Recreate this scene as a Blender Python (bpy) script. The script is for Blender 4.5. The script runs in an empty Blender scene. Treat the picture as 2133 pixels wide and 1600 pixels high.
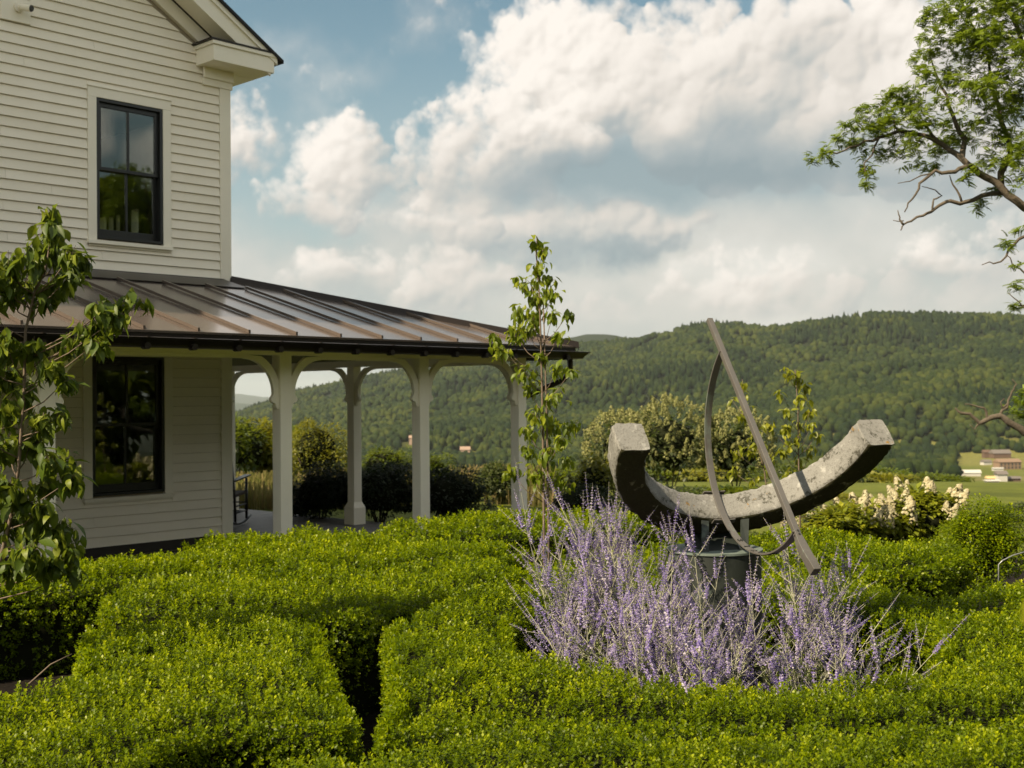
import bpy, bmesh, math, random
import numpy as np
from mathutils import Vector, Matrix
rnd = random.Random(7)
rs = np.random.RandomState(11)
scene = bpy.context.scene
col = scene.collection
# ------------------------------------------------------------------ camera
CAM = np.array([0.0, 0.0, 1.788])
FPX, YAW, PITCH, ROLL = 2507.13, 46.9467, 0.6449, -0.4926      # focal length in pixels of a 2133 px wide frame
_y, _p, _a = (math.radians(t) for t in (YAW, PITCH, ROLL))
_f = np.array([math.sin(_y) * math.cos(_p), math.cos(_y) * math.cos(_p), math.sin(_p)])
_r = np.array([math.cos(_y), -math.sin(_y), 0.0])
_u = np.cross(_r, _f)
CR = _r * math.cos(_a) + _u * math.sin(_a)
CU = -_r * math.sin(_a) + _u * math.cos(_a)
CF = _f
def ray(px, py): return CF + CR * (px - 1066.5) / FPX + CU * (800 - py) / FPX
def at(px, py, depth): return CAM + ray(px, py) * depth
def onz(px, py, z):
    d = ray(px, py); return CAM + d * ((z - CAM[2]) / d[2])
def ony(px, py, y):
    d = ray(px, py); return CAM + d * (y / d[1])
cam_data = bpy.data.cameras.new('camera')
cam = bpy.data.objects.new('camera', cam_data); col.objects.link(cam)
M = Matrix(((CR[0], CU[0], -CF[0], CAM[0]), (CR[1], CU[1], -CF[1], CAM[1]), (CR[2], CU[2], -CF[2], CAM[2]), (0, 0, 0, 1)))
cam.matrix_world = M
cam_data.sensor_width = 36.0
cam_data.lens = 36.0 * FPX / 2133.0
cam_data.clip_start = 0.05; cam_data.clip_end = 40000
cam_data.dof.use_dof = True
cam_data.dof.focus_distance = 5.9
cam_data.dof.aperture_fstop = 5.0
scene.camera = cam
# ------------------------------------------------------------------ sun, sky, exposure
SUN = Vector((-1.09, 0.177, 1.0)).normalized()
sl = bpy.data.lights.new('sun', 'SUN'); sl.energy = 5.0; sl.angle = math.radians(0.45); sl.color = (1.0, 0.84, 0.60)
so = bpy.data.objects.new('sun', sl); col.objects.link(so)
so.rotation_euler = SUN.to_track_quat('Z', 'Y').to_euler(); so.location = (-20, 0, 30)
scene.view_settings.view_transform = 'Standard'; scene.view_settings.look = 'None'
scene.view_settings.exposure = 1.0; scene.view_settings.gamma = 1.0
scene.view_settings.use_curve_mapping = False
scene.cycles.max_bounces = 7; scene.cycles.transparent_max_bounces = 12
scene.cycles.diffuse_bounces = 3; scene.cycles.glossy_bounces = 3; scene.cycles.transmission_bounces = 5
scene.cycles.volume_bounces = 0
scene.cycles.sample_clamp_indirect = 6.0
scene.cycles.use_denoising = True

world = bpy.data.worlds.new('World'); scene.world = world; world.use_nodes = True
class NT:
    """small helper for writing node graphs"""
    def __init__(s, tree): s.t = tree; s.n = tree.nodes; s.l = tree.links
    def new(s, typ, **kw):
        nd = s.n.new(typ)
        for k, v in kw.items(): setattr(nd, k, v)
        return nd
    def put(s, sock, v):
        if hasattr(v, 'is_output') or isinstance(v, bpy.types.NodeSocket): s.l.new(v, sock)
        elif v is not None: sock.default_value = v
    def math(s, op, a, b=None, c=None, clamp=False):
        nd = s.new('ShaderNodeMath', operation=op, use_clamp=clamp)
        for i, v in enumerate((a, b, c)):
            if v is not None: s.put(nd.inputs[i], v)
        return nd.outputs[0]
    def vmath(s, op, a, b=None, scale=None):
        nd = s.new('ShaderNodeVectorMath', operation=op)
        s.put(nd.inputs[0], a)
        if b is not None: s.put(nd.inputs[1], b)
        if scale is not None: s.put(nd.inputs['Scale'], scale)
        return nd.outputs['Value'] if op in ('LENGTH', 'DISTANCE', 'DOT_PRODUCT') else nd.outputs[0]
    def noise(s, vec, scale, detail=4, rough=0.5, dist=0.0, out='Fac', dim='3D'):
        nd = s.new('ShaderNodeTexNoise', noise_dimensions=dim)
        s.put(nd.inputs['Vector'], vec); s.put(nd.inputs['Scale'], scale); s.put(nd.inputs['Detail'], detail)
        s.put(nd.inputs['Roughness'], rough); s.put(nd.inputs['Distortion'], dist)
        return nd.outputs[out]
    def smooth(s, v, a, b, lo=0.0, hi=1.0):
        nd = s.new('ShaderNodeMapRange', interpolation_type='SMOOTHSTEP')
        for k, x in zip(('Value', 'From Min', 'From Max', 'To Min', 'To Max'), (v, a, b, lo, hi)): s.put(nd.inputs[k], x)
        return nd.outputs[0]
    def lin(s, v, a, b, lo=0.0, hi=1.0):
        nd = s.new('ShaderNodeMapRange')
        for k, x in zip(('Value', 'From Min', 'From Max', 'To Min', 'To Max'), (v, a, b, lo, hi)): s.put(nd.inputs[k], x)
        return nd.outputs[0]
    def mix(s, f, a, b, blend='MIX'):
        nd = s.new('ShaderNodeMix', data_type='RGBA', blend_type=blend)
        s.put(nd.inputs[0], f)
        for i, v in ((6, a), (7, b)):
            if isinstance(v, (tuple, list)): v = (*v[:3], 1.0)
            s.put(nd.inputs[i], v)
        return nd.outputs[2]
    def ramp(s, v, stops):
        nd = s.new('ShaderNodeValToRGB'); s.put(nd.inputs[0], v)
        while len(nd.color_ramp.elements) < len(stops): nd.color_ramp.elements.new(0.5)
        for e, (p, c) in zip(nd.color_ramp.elements, stops): e.position = p; e.color = (*c, 1.0)
        return nd.outputs[0]

def azel(px, py):
    d = ray(px, py); d = d / np.linalg.norm(d)
    return math.atan2(d[0], d[1]), math.asin(d[2])
PX = 1.0 / FPX
# cumulus banks of this sky: (px, py, rx, ry, weight) in frame pixels, turned into azimuth / elevation of the place
HOLES = []; CLOUDS = []
# grey undersides and sunlit heads: (px, py, rx, ry, weight)
SHADE = [(1400, 335, 330, 60, .9), (1260, 400, 240, 45, .75), (1640, 350, 260, 50, .5), (1150, 380, 160, 60, .3), (1850, 370, 250, 50, .45), (1270, 525, 150, 26, .8), (1340, 515, 60, 20, .4), (820, 600, 180, 60, .1), (1500, 240, 180, 50, .35), (1780, 110, 120, 60, .35),
         (1950, 590, 200, 30, .25), (580, 440, 80, 40, .2), (1080, 520, 120, 40, .25), (900, 380, 110, 40, .25), (1010, 650, 500, 40, .1), (1640, 160, 60, 60, .25), (2000, 250, 150, 60, .25)]
LIGHT = [(1140, 110, 130, 110, .35), (1040, 200, 130, 90, .3), (730, 290, 90, 70, .35), (1200, 255, 110, 50, .3), (620, 560, 80, 60, .45), (780, 540, 60, 60, .35), (1560, 540, 160, 40, .35), (1450, 590, 80, 40, .3), (1930, 520, 120, 60, .35), (1000, 440, 140, 60, .2), (640, 400, 120, 60, .3), (1880, 30, 100, 60, .2), (1450, 100, 120, 60, .2), (1300, 655, 150, 18, .3), (1600, 660, 100, 16, .3), (540, 270, 50, 60, .3)]
# ---- cloud field, computed once on a grid of azimuth / elevation
def _lattice(seed, n=256): return np.random.RandomState(seed).rand(n, n).astype(np.float32)
def vnoise(x, y, lat):
    n = lat.shape[0]
    xi = np.floor(x).astype(np.int32); yi = np.floor(y).astype(np.int32)
    fx = x - xi; fy = y - yi
    fx = fx * fx * fx * (fx * (fx * 6 - 15) + 10); fy = fy * fy * fy * (fy * (fy * 6 - 15) + 10)
    x0 = xi % n; x1 = (xi + 1) % n; y0 = yi % n; y1 = (yi + 1) % n
    a = lat[y0, x0]; b = lat[y0, x1]; c = lat[y1, x0]; d = lat[y1, x1]
    return (a + (b - a) * fx) * (1 - fy) + (c + (d - c) * fx) * fy
def fbm(x, y, s, octv, seed, gain=0.5):
    out = np.zeros_like(x); amp = 1.0; tot = 0.0
    for o in range(octv):
        out += amp * vnoise(x * s + o * 17.3, y * s + o * 9.1, _lattice(seed + o)); tot += amp
        amp *= gain; s *= 2.03
    return out / tot
def billow(x, y, s, seed):
    """1 - distance to the nearest scattered point: round heads like cauliflower"""
    rx = _lattice(seed); ry = _lattice(seed + 1); rr = _lattice(seed + 2)
    x = x * s; y = y * s
    xi = np.floor(x).astype(np.int32); yi = np.floor(y).astype(np.int32)
    best = np.full(x.shape, -1.0, np.float32)
    for dx in (-1, 0, 1):
        for dy in (-1, 0, 1):
            cx = xi + dx; cy = yi + dy
            px = cx + rx[cy % 256, cx % 256]; py = cy + ry[cy % 256, cx % 256]
            rad = 0.65 + 0.45 * rr[cy % 256, cx % 256]
            d2 = ((x - px) ** 2 + (y - py) ** 2) / (rad * rad)
            best = np.maximum(best, np.sqrt(np.maximum(1 - d2, 0)) * rad)
    return np.maximum(best, 0)
def gsum(x, y, lst):
    acc = np.zeros_like(x)
    for px, py, rx, ry, wt in lst:
        a, e = azel(px, py)
        acc += wt * np.exp(-0.9 * (((x - a) / (rx * PX)) ** 2 + ((y - e) / (ry * PX)) ** 2))
    return acc
def box(a, k):
    for ax in (0, 1):
        c = np.cumsum(np.concatenate([np.repeat(np.take(a, [0], ax), k + 1, ax), a, np.repeat(np.take(a, [-1], ax), k, ax)], ax), ax)
        n = a.shape[ax]; i = np.arange(n)
        a = (np.take(c, i + 2 * k + 1, ax) - np.take(c, i, ax)) / (2 * k + 1)
    return a
def sst(v, a, b): t = np.clip((v - a) / (b - a), 0, 1); return t * t * (3 - 2 * t)
# cloud banks, back to front: (tone offset, base row, [(px, py, r)...]) in frame pixels
BANKS = [
 (.00, 655, [(1180, 640, 30), (1240, 630, 36), (1300, 640, 40), (1370, 630, 36), (1480, 625, 50), (1400, 610, 45), (1560, 620, 60), (1640, 610, 50), (1740, 620, 60), (1880, 630, 60), (2020, 640, 60), (2120, 610, 70), (1000, 640, 40), (930, 650, 36)]),
 (.07, 640, [(1390, 585, 26), (1420, 565, 30), (1450, 552, 34), (1490, 535, 30), (1530, 548, 30), (1565, 540, 26), (1560, 570, 34), (1600, 545, 26), (1640, 535, 34), (1672, 548, 26), (1700, 575, 34), (1660, 580, 36), (1500, 580, 40), (1790, 575, 26), (1830, 590, 30), (1875, 560, 26), (1900, 530, 30), (1935, 500, 34), (1965, 515, 30), (1930, 545, 40), (1990, 545, 44), (2040, 520, 40), (2085, 500, 50), (2140, 470, 50), (2050, 570, 50)]),
 (.08, 655, [(1400, 640, 20), (1440, 632, 22), (1490, 640, 20), (1560, 645, 18), (1620, 640, 22), (1690, 632, 24), (1760, 640, 20), (1250, 662, 14), (1900, 625, 24), (1960, 632, 20)]),
 (-.10, 560, [(1150, 470, 60), (1220, 480, 60), (1280, 470, 60), (1340, 490, 55), (1400, 480, 50), (1080, 490, 60), (1460, 470, 40), (1180, 520, 50), (1260, 530, 46), (1330, 525, 44), (1010, 500, 60), (960, 520, 60), (1100, 540, 50)]),
 (.06, 640, [(640, 545, 40), (600, 585, 36), (622, 560, 30), (680, 538, 34), (700, 590, 50), (660, 590, 50), (745, 560, 30), (765, 520, 24), (785, 535, 24), (795, 560, 28), (770, 585, 40)]),
 (.04, 650, [(850, 560, 30), (880, 530, 34), (905, 570, 44), (940, 545, 40), (980, 560, 44), (860, 600, 44), (920, 610, 50), (1000, 600, 50), (1050, 590, 40), (830, 630, 40)]),
 (.08, 700, [(940, 90, 14), (960, 82, 20), (985, 95, 34), (975, 115, 26), (1005, 120, 40), (1015, 150, 46), (1000, 175, 40), (1060, 60, 40), (1045, 90, 40), (1085, 30, 40), (1075, 70, 50), (1120, 20, 46), (1110, 100, 70), (1160, 60, 60), (1210, 40, 50), (1060, 140, 60), (1130, 160, 80), (1190, 120, 70), (1050, 200, 60),
              (1240, 90, 60), (1270, 30, 44), (1250, 160, 80), (1330, 60, 50), (1310, 120, 70), (1380, 40, 50), (1430, 20, 44), (1400, 100, 70), (1350, 190, 90), (1470, 70, 60), (1500, 30, 46), (1480, 150, 80), (1220, 230, 90), (1440, 230, 90),
              (1560, 90, 60), (1600, 40, 50), (1570, 160, 70), (1650, 110, 70), (1700, 40, 60), (1720, 130, 60), (1640, 200, 80), (1780, 90, 70), (1830, 30, 70), (1900, 80, 80), (1800, 180, 80), (1550, 240, 80), (1730, 250, 80), (1880, 220, 90), (1970, 150, 80), (2050, 60, 90), (2060, 220, 90), (2140, 140, 90), (1960, 330, 90), (2090, 350, 90), (1400, 290, 90), (1520, 330, 80), (1640, 320, 80), (1760, 340, 70), (1860, 350, 70)]),
 (.07, 640, [(846, 184, 11), (842, 196, 9), (858, 196, 12), (870, 206, 13), (886, 206, 13), (882, 222, 16), (862, 222, 18), (905, 212, 18), (925, 195, 22), (945, 200, 34), (905, 245, 36), (880, 262, 36), (935, 245, 44), (975, 225, 50), (1000, 265, 60), (1050, 235, 60), (840, 275, 28), (870, 300, 44), (940, 300, 60), (1100, 280, 60), (1160, 270, 60), (1060, 320, 60), (1220, 300, 60), (1140, 340, 60), (1000, 350, 60), (920, 360, 60), (860, 350, 40), (1060, 390, 60), (980, 420, 60), (900, 420, 50), (1120, 400, 50), (930, 470, 46), (1000, 480, 50), (870, 470, 40)]),
 (.05, 520, [(735, 262, 34), (720, 280, 40), (755, 280, 40), (690, 268, 26), (665, 280, 26), (640, 300, 28), (700, 305, 44), (770, 300, 36), (790, 330, 40), (745, 335, 50), (650, 335, 40), (628, 360, 34), (690, 360, 55), (590, 395, 34), (620, 400, 44), (560, 410, 30), (530, 398, 24), (505, 392, 16), (740, 390, 55), (670, 420, 50), (800, 380, 44), (590, 430, 30), (720, 440, 44), (840, 400, 40)]),
 (.04, 480, [(490, 222, 34), (520, 206, 20), (505, 235, 34), (540, 236, 24), (535, 265, 36), (565, 262, 20), (500, 290, 44), (550, 300, 34), (580, 320, 24), (520, 335, 36), (560, 345, 24), (470, 320, 50), (440, 260, 50), (440, 360, 50), (380, 300, 60), (300, 330, 70), (220, 300, 60), (594, 345, 14)]),
 (.05, 480, [(780, 440, 24), (755, 448, 18), (805, 452, 20), (770, 458, 20)]),
]
def clouds(az, el):
    """colour (linear) and cover of the clouds at each azimuth / elevation; rows run upwards, steps even"""
    x = az.astype(np.float32); y = el.astype(np.float32)
    st = float(x[0, 1] - x[0, 0]); sy = float(y[1, 0] - y[0, 0]); x0 = float(x[0, 0]); y0 = float(y[0, 0])
    Hn, Wn = x.shape
    n = fbm(x, y, 16, 7, 120, .55) - .5
    n2 = fbm(x, y, 60, 5, 150, .6) - .5
    bl = billow(x + n * .05, y + n2 * .02, 60, 220) * .6 + billow(x + n2 * .01, y, 130, 230) * .3 + billow(x, y, 280, 240) * .12
    bigc = fbm(x, y * 1.5, 6, 5, 400) - .5
    wx = (fbm(x, y, 22, 5, 500) - .5); wy = (fbm(x, y, 22, 5, 530) - .5)
    C = np.zeros((Hn, Wn, 3), np.float32); A = np.zeros((Hn, Wn), np.float32)
    r_ = np.random.RandomState(5)
    lo = sst(y, 0.03, 0.22)
    shade = np.zeros_like(x); X = x + wx * .05; Y = y + wy * .04
    shade = gsum(X, Y, SHADE); light = gsum(X, Y, LIGHT)
    stops = [(0, (.30, .375, .405)), (.22, (.40, .455, .47)), (.45, (.59, .59, .56)), (.66, (.76, .71, .65)), (1.0, (1.02, .95, .87))]
    banks = [(o, azel(1000, base)[1], [(azel(px, py), r * PX) for px, py, r in lst]) for o, base, lst in BANKS]
    # the rest of the sky, outside the banks of the view: scattered cumulus all round
    far = []
    for k in range(70):
        a = r_.uniform(-math.pi, math.pi); e = r_.uniform(.05, 1.1)
        if 0.30 < a < 1.34 and e < .42: continue
        far.append((.05, e - .1, [((a + r_.normal() * .10 / max(math.cos(e), .3), e + r_.normal() * .035), r_.uniform(.03, .085)) for _ in range(14)]))
    for o, base, lst in far + banks:
        cs = []
        for (a, e), r in lst:
            cs.append((a, e, r, .1 * r))
            for k in range(13 + int(r / PX / 6)):
                th = r_.uniform(-.5, math.pi + .5); rr = r * r_.uniform(.22, .46); rad = r * (.82 if k < 9 else r_.uniform(.1, .6))
                a2 = a + math.cos(th) * rad; e2 = e + math.sin(th) * rad
                cs.append((a2, e2, rr, .1 * rr if k < 9 else r_.uniform(.35, .75) * r))
                for j in range(5):
                    t2 = r_.uniform(-.4, math.pi + .4); r3 = rr * r_.uniform(.25, .5)
                    cs.append((a2 + math.cos(t2) * rr * .85, e2 + math.sin(t2) * rr * .85, r3, .1 * r3 if k < 9 else .55 * r))
        amin = min(c[0] - c[2] for c in cs); amax = max(c[0] + c[2] for c in cs); emin = min(c[1] - c[2] for c in cs); emax = max(c[1] + c[2] for c in cs)
        pad = .03
        i0 = max(int((emin - pad - y0) / sy), 0); i1 = min(int((emax + pad - y0) / sy) + 1, Hn); j0 = max(int((amin - pad - x0) / st), 0); j1 = min(int((amax + pad - x0) / st) + 1, Wn)
        if i1 - i0 < 6 or j1 - j0 < 6: continue
        sl_ = (slice(i0, i1), slice(j0, j1))
        Xs = (x + wx * .022)[sl_]; Ys = (y + wy * .018)[sl_]
        H = np.zeros(Xs.shape, np.float32)
        for a, e, r, lift in cs:
            q0 = max(int((e - r * 1.25 - .012 - y0) / sy) - i0, 0); q1 = min(int((e + r * 1.25 + .012 - y0) / sy) + 2 - i0, i1 - i0)
            p0 = max(int((a - r * 1.25 - .014 - x0) / st) - j0, 0); p1 = min(int((a + r * 1.25 + .014 - x0) / st) + 2 - j0, j1 - j0)
            if q1 <= q0 or p1 <= p0: continue
            d2 = (Xs[q0:q1, p0:p1] - a) ** 2 + (Ys[q0:q1, p0:p1] - e) ** 2
            h = np.sqrt(np.maximum(r * r - d2, 0)) * .8 + lift * (d2 < r * r)
            H[q0:q1, p0:p1] = np.maximum(H[q0:q1, p0:p1], h)
        H2 = H + bl[sl_] * .010 + n[sl_] * .016 + n2[sl_] * .006
        H2 = box(H2, 1)
        alpha = sst(H2 + n2[sl_] * .010 - .011, 0.0, .017) * sst(y[sl_] + wy[sl_] * .06, base - .032, base + .040)
        Hs = box(H2, max(2, int(.0028 / st))); Hb = box(H2, max(3, int(.016 / st)))
        def lam(Z, f):
            gy, gx = np.gradient(Z); gx = gx / st * f; gy = gy / sy * f
            return (gx * .52 - gy * .68 + .52) / np.sqrt(1 + gx * gx + gy * gy)
        l = lam(Hs, .8) * .40 + lam(Hb, 1.3) * .60
        ls = sst(l, -.35, .95)
        calm = (1 - .75 * sst(shade[sl_], .15, .8)) * (.62 + .38 * lo[sl_])
        t = .54 + o + (ls - .5) * .66 * calm + light[sl_] * .34 - shade[sl_] * .42 + bigc[sl_] * .30 + n2[sl_] * .10 * calm
        t = np.clip(t, 0, 1)
        col_ = np.stack([np.interp(t, [s[0] for s in stops], [s[1][k] for s in stops]) for k in range(3)], -1).astype(np.float32)
        al = alpha[..., None]
        C[sl_] = C[sl_] * (1 - al) + col_ * al
        A[sl_] = A[sl_] * (1 - alpha) + alpha
    # thin high veil between the banks, thicker to the right and low down
    veil = sst(gsum(X, Y, [(1700, 500, 700, 300, 1.), (1000, 600, 700, 190, .9), (400, 640, 500, 160, .6), (2200, 200, 500, 500, .8), (1250, 300, 300, 200, .8)]) + bigc * 1.3 + n * .7, .20, 1.0) * .72
    tv = np.clip(.58 + bigc * .9 + n * .35 + light * .3 - shade * .40, 0, 1)
    cv = np.stack([np.interp(tv, [s[0] for s in stops], [s[1][k] for s in stops]) for k in range(3)], -1).astype(np.float32)
    tot = A + veil * (1 - A)
    C = (C + cv * (veil * (1 - A))[..., None]) / np.maximum(tot, 1e-4)[..., None]
    f = (.34 * (1 - sst(y, -.04, .12)))[..., None]
    C = C * (1 - f) + np.array((.625, .61, .585), np.float32) * f
    return C, tot

def cloud_image(name, a0, a1, e0, e1, w, h):
    az, el = np.meshgrid(np.linspace(a0, a1, w), np.linspace(e0, e1, h))
    C, A = clouds(az, el)
    px = np.dstack([C, A[..., None]]).astype(np.float32)
    im = bpy.data.images.new(name, w, h, alpha=True, float_buffer=True)
    im.colorspace_settings.name = 'Non-Color'; im.alpha_mode = 'CHANNEL_PACKED'
    im.pixels.foreach_set(px.ravel()); im.update(); im.pack()
    return im
AROUND = 1.45                                                           # cloud outside the view is boosted to add light on the wall
def build_sky(nt):
    tc = nt.new('ShaderNodeTexCoord'); sep = nt.new('ShaderNodeSeparateXYZ'); nt.l.new(tc.outputs['Generated'], sep.inputs[0])
    az = nt.math('ARCTAN2', sep.outputs[0], sep.outputs[1]); el = nt.math('ARCSINE', sep.outputs[2])
    def tex(im, a0, a1, e0, e1):
        c = nt.new('ShaderNodeCombineXYZ')
        nt.l.new(nt.lin(az, a0, a1), c.inputs[0]); nt.l.new(nt.lin(el, e0, e1), c.inputs[1])
        t = nt.new('ShaderNodeTexImage', extension='EXTEND', interpolation='Linear'); t.image = im
        nt.l.new(c.outputs[0], t.inputs[0]); return t
    F0 = (math.radians(18), math.radians(76), -0.03, 0.36)
    near = tex(cloud_image('sky_clouds_ahead', *F0, 2500, 963), *F0)
    R0 = (-math.pi, math.pi, -0.10, 1.5)
    rest = tex(cloud_image('sky_clouds_around', *R0, 1256, 320), *R0)
    inside = nt.math('MULTIPLY', nt.math('MULTIPLY', nt.smooth(az, F0[0], F0[0] + .04), nt.smooth(az, F0[1], F0[1] - .04)), nt.smooth(el, F0[3], F0[3] - .03))
    cc = nt.mix(inside, rest.outputs['Color'], near.outputs['Color'])
    mask = nt.math('ADD', nt.math('MULTIPLY', near.outputs['Alpha'], inside), nt.math('MULTIPLY', rest.outputs['Alpha'], nt.math('SUBTRACT', 1.0, inside)))
    sky = nt.new('ShaderNodeTexSky', sky_type='NISHITA'); sky.sun_disc = False
    sky.sun_elevation = math.asin(SUN.z); sky.sun_rotation = math.atan2(SUN.x, SUN.y)
    sky.air_density = 1.0; sky.dust_density = 1.2; sky.ozone_density = 1.3
    STR = 0.05; K = 1.0
    skyc = nt.mix(1.0, sky.outputs[0], (0.92, 1.16, 0.98), 'MULTIPLY')
    veil = nt.smooth(el, 0.0, 0.34, 0.80, 0.08)
    skyc = nt.mix(veil, skyc, (5.7 * K, 6.0 * K, 5.85 * K))
    cl = nt.vmath('SCALE', cc, scale=nt.math('MULTIPLY', .5 * K / STR, nt.lin(inside, 0, 1, AROUND, 1.0)))
    full = nt.mix(mask, skyc, cl)
    full = nt.mix(nt.smooth(el, -0.05, -0.005), (0.8, 0.9, 0.6), full)
    bg = nt.n['Background'] if 'Background' in nt.n else nt.new('ShaderNodeBackground')
    nt.l.new(full, bg.inputs[0]); bg.inputs[1].default_value = STR
    out = nt.n.get('World Output') or nt.new('ShaderNodeOutputWorld')
    nt.l.new(bg.outputs[0], out.inputs[0])
wt = NT(world.node_tree)
for n_ in list(world.node_tree.nodes):
    if n_.bl_idname not in ('ShaderNodeBackground', 'ShaderNodeOutputWorld'): world.node_tree.nodes.remove(n_)
build_sky(wt)
world.cycles.sampling_method = 'MANUAL'; world.cycles.sample_map_resolution = 512
# ------------------------------------------------------------------ helpers
ORG = {}
def tag(o, label=None, cat=None, group=None, kind=None):
    if label: o['label'] = label
    if cat: o['category'] = cat
    if group: o['group'] = group
    if kind: o['kind'] = kind
    return o
def thing(name, loc, label, cat, group=None):
    o = bpy.data.objects.new(name, None); col.objects.link(o)
    o.empty_display_size = 0.2; o.location = loc; ORG[o] = np.array(loc, float)
    return tag(o, label, cat, group)
def link(name, me, parent=None, loc=None, mat=None):
    o = bpy.data.objects.new(name, me); col.objects.link(o)
    if parent is not None: o.parent = parent; ORG[o] = ORG[parent]
    else: ORG[o] = np.array(loc if loc is not None else (0, 0, 0), float); o.location = ORG[o]
    if mat is not None: me.materials.append(mat)
    return o
def np_mesh(name, V, F, mat=None, parent=None, loc=None, smooth=False, tint=None, tint2=None, kind=None):
    """V (n,3) world coordinates, F (m,k) faces with k corners each"""
    V = np.asarray(V, np.float32)
    org = ORG[parent] if parent is not None else np.array(loc if loc is not None else (0, 0, 0), float)
    me = bpy.data.meshes.new(name)
    fl = F if isinstance(F, list) else [F]
    fl = [np.asarray(f, np.int32) for f in fl if len(f)]
    nl = sum(f.size for f in fl); nf = sum(len(f) for f in fl)
    me.vertices.add(len(V)); me.vertices.foreach_set('co', (V - org.astype(np.float32)).ravel())
    me.loops.add(nl); me.loops.foreach_set('vertex_index', np.concatenate([f.ravel() for f in fl]))
    st = []; c = 0
    for f in fl:
        st.append(c + np.arange(len(f)) * f.shape[1]); c += f.size
    me.polygons.add(nf); me.polygons.foreach_set('loop_start', np.concatenate(st).astype(np.int32))
    if smooth: me.polygons.foreach_set('use_smooth', np.ones(nf, bool))
    me.update(calc_edges=True)
    for nm, t in (('tint', tint), ('tint2', tint2)):
        if t is not None:
            a = me.attributes.new(nm, 'FLOAT', 'POINT'); a.data.foreach_set('value', np.asarray(t, np.float32))
    o = link(name, me, parent, org, mat)
    if kind: o['kind'] = kind
    return o
class MB:
    def __init__(s): s.v = []; s.f = []
    def box(s, x0, x1, y0, y1, z0, z1):
        n = len(s.v)
        s.v += [(x0, y0, z0), (x1, y0, z0), (x1, y1, z0), (x0, y1, z0), (x0, y0, z1), (x1, y0, z1), (x1, y1, z1), (x0, y1, z1)]
        s.f += [tuple(n + i for i in q) for q in ((0, 3, 2, 1), (4, 5, 6, 7), (0, 1, 5, 4), (1, 2, 6, 5), (2, 3, 7, 6), (3, 0, 4, 7))]
        return s
    def hexa(s, p):            # eight corners, bottom ring then top ring
        n = len(s.v); s.v += [tuple(q) for q in p]
        s.f += [tuple(n + i for i in q) for q in ((0, 3, 2, 1), (4, 5, 6, 7), (0, 1, 5, 4), (1, 2, 6, 5), (2, 3, 7, 6), (3, 0, 4, 7))]
        return s
    def prism(s, poly, fn, a, b):   # poly of 2D points, fn(u, v, w) -> xyz, extruded from w=a to w=b
        n = len(s.v); k = len(poly)
        s.v += [tuple(fn(u, v, a)) for u, v in poly] + [tuple(fn(u, v, b)) for u, v in poly]
        s.f.append(tuple(n + i for i in range(k))[::-1]); s.f.append(tuple(n + k + i for i in range(k)))
        for i in range(k):
            j = (i + 1) % k; s.f.append((n + i, n + j, n + k + j, n + k + i))
        return s
    def strip(s, A, B):             # ribbon between two rows of points
        n = len(s.v); k = len(A); s.v += [tuple(p) for p in A] + [tuple(p) for p in B]
        for i in range(k - 1): s.f.append((n + i, n + i + 1, n + k + i + 1, n + k + i))
        return s
    def tube(s, pts, rad, sides=8, cap=True):
        pts = [np.array(p, float) for p in pts]; n0 = len(s.v); k = len(pts)
        rad = rad if hasattr(rad, '__len__') else [rad] * k
        t0 = pts[1] - pts[0]; t0 /= np.linalg.norm(t0) + 1e-12
        ref = np.array([0, 0, 1.0]) if abs(t0[2]) < .9 else np.array([1.0, 0, 0])
        nrm = np.cross(t0, ref); nrm /= np.linalg.norm(nrm)
        for i, p in enumerate(pts):
            t = pts[min(i + 1, k - 1)] - pts[max(i - 1, 0)]; t = t / (np.linalg.norm(t) + 1e-12)
            nrm = nrm - t * (nrm @ t); nrm /= np.linalg.norm(nrm) + 1e-12
            b = np.cross(t, nrm)
            for j in range(sides):
                a = 2 * math.pi * j / sides
                s.v.append(tuple(p + rad[i] * (nrm * math.cos(a) + b * math.sin(a))))
        for i in range(k - 1):
            for j in range(sides):
                a = n0 + i * sides + j; b_ = n0 + i * sides + (j + 1) % sides
                s.f.append((a, b_, b_ + sides, a + sides))
        if cap:
            s.f.append(tuple(n0 + j for j in range(sides))[::-1]); s.f.append(tuple(n0 + (k - 1) * sides + j for j in range(sides)))
        return s
    def build(s, name, mat, parent=None, loc=None, smooth=False, bevel=0, auto=None):
        org = ORG[parent] if parent is not None else np.array(loc if loc is not None else (0, 0, 0), float)
        me = bpy.data.meshes.new(name)
        me.from_pydata([tuple(np.array(v) - org) for v in s.v], [], s.f)
        if smooth:
            me.polygons.foreach_set('use_smooth', [True] * len(me.polygons))
            if auto: me.set_sharp_from_angle(angle=math.radians(auto))
        me.update()
        o = link(name, me, parent, org, mat)
        if bevel:
            m = o.modifiers.new('bevel', 'BEVEL'); m.width = bevel; m.segments = 2; m.limit_method = 'ANGLE'
        return o
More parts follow.
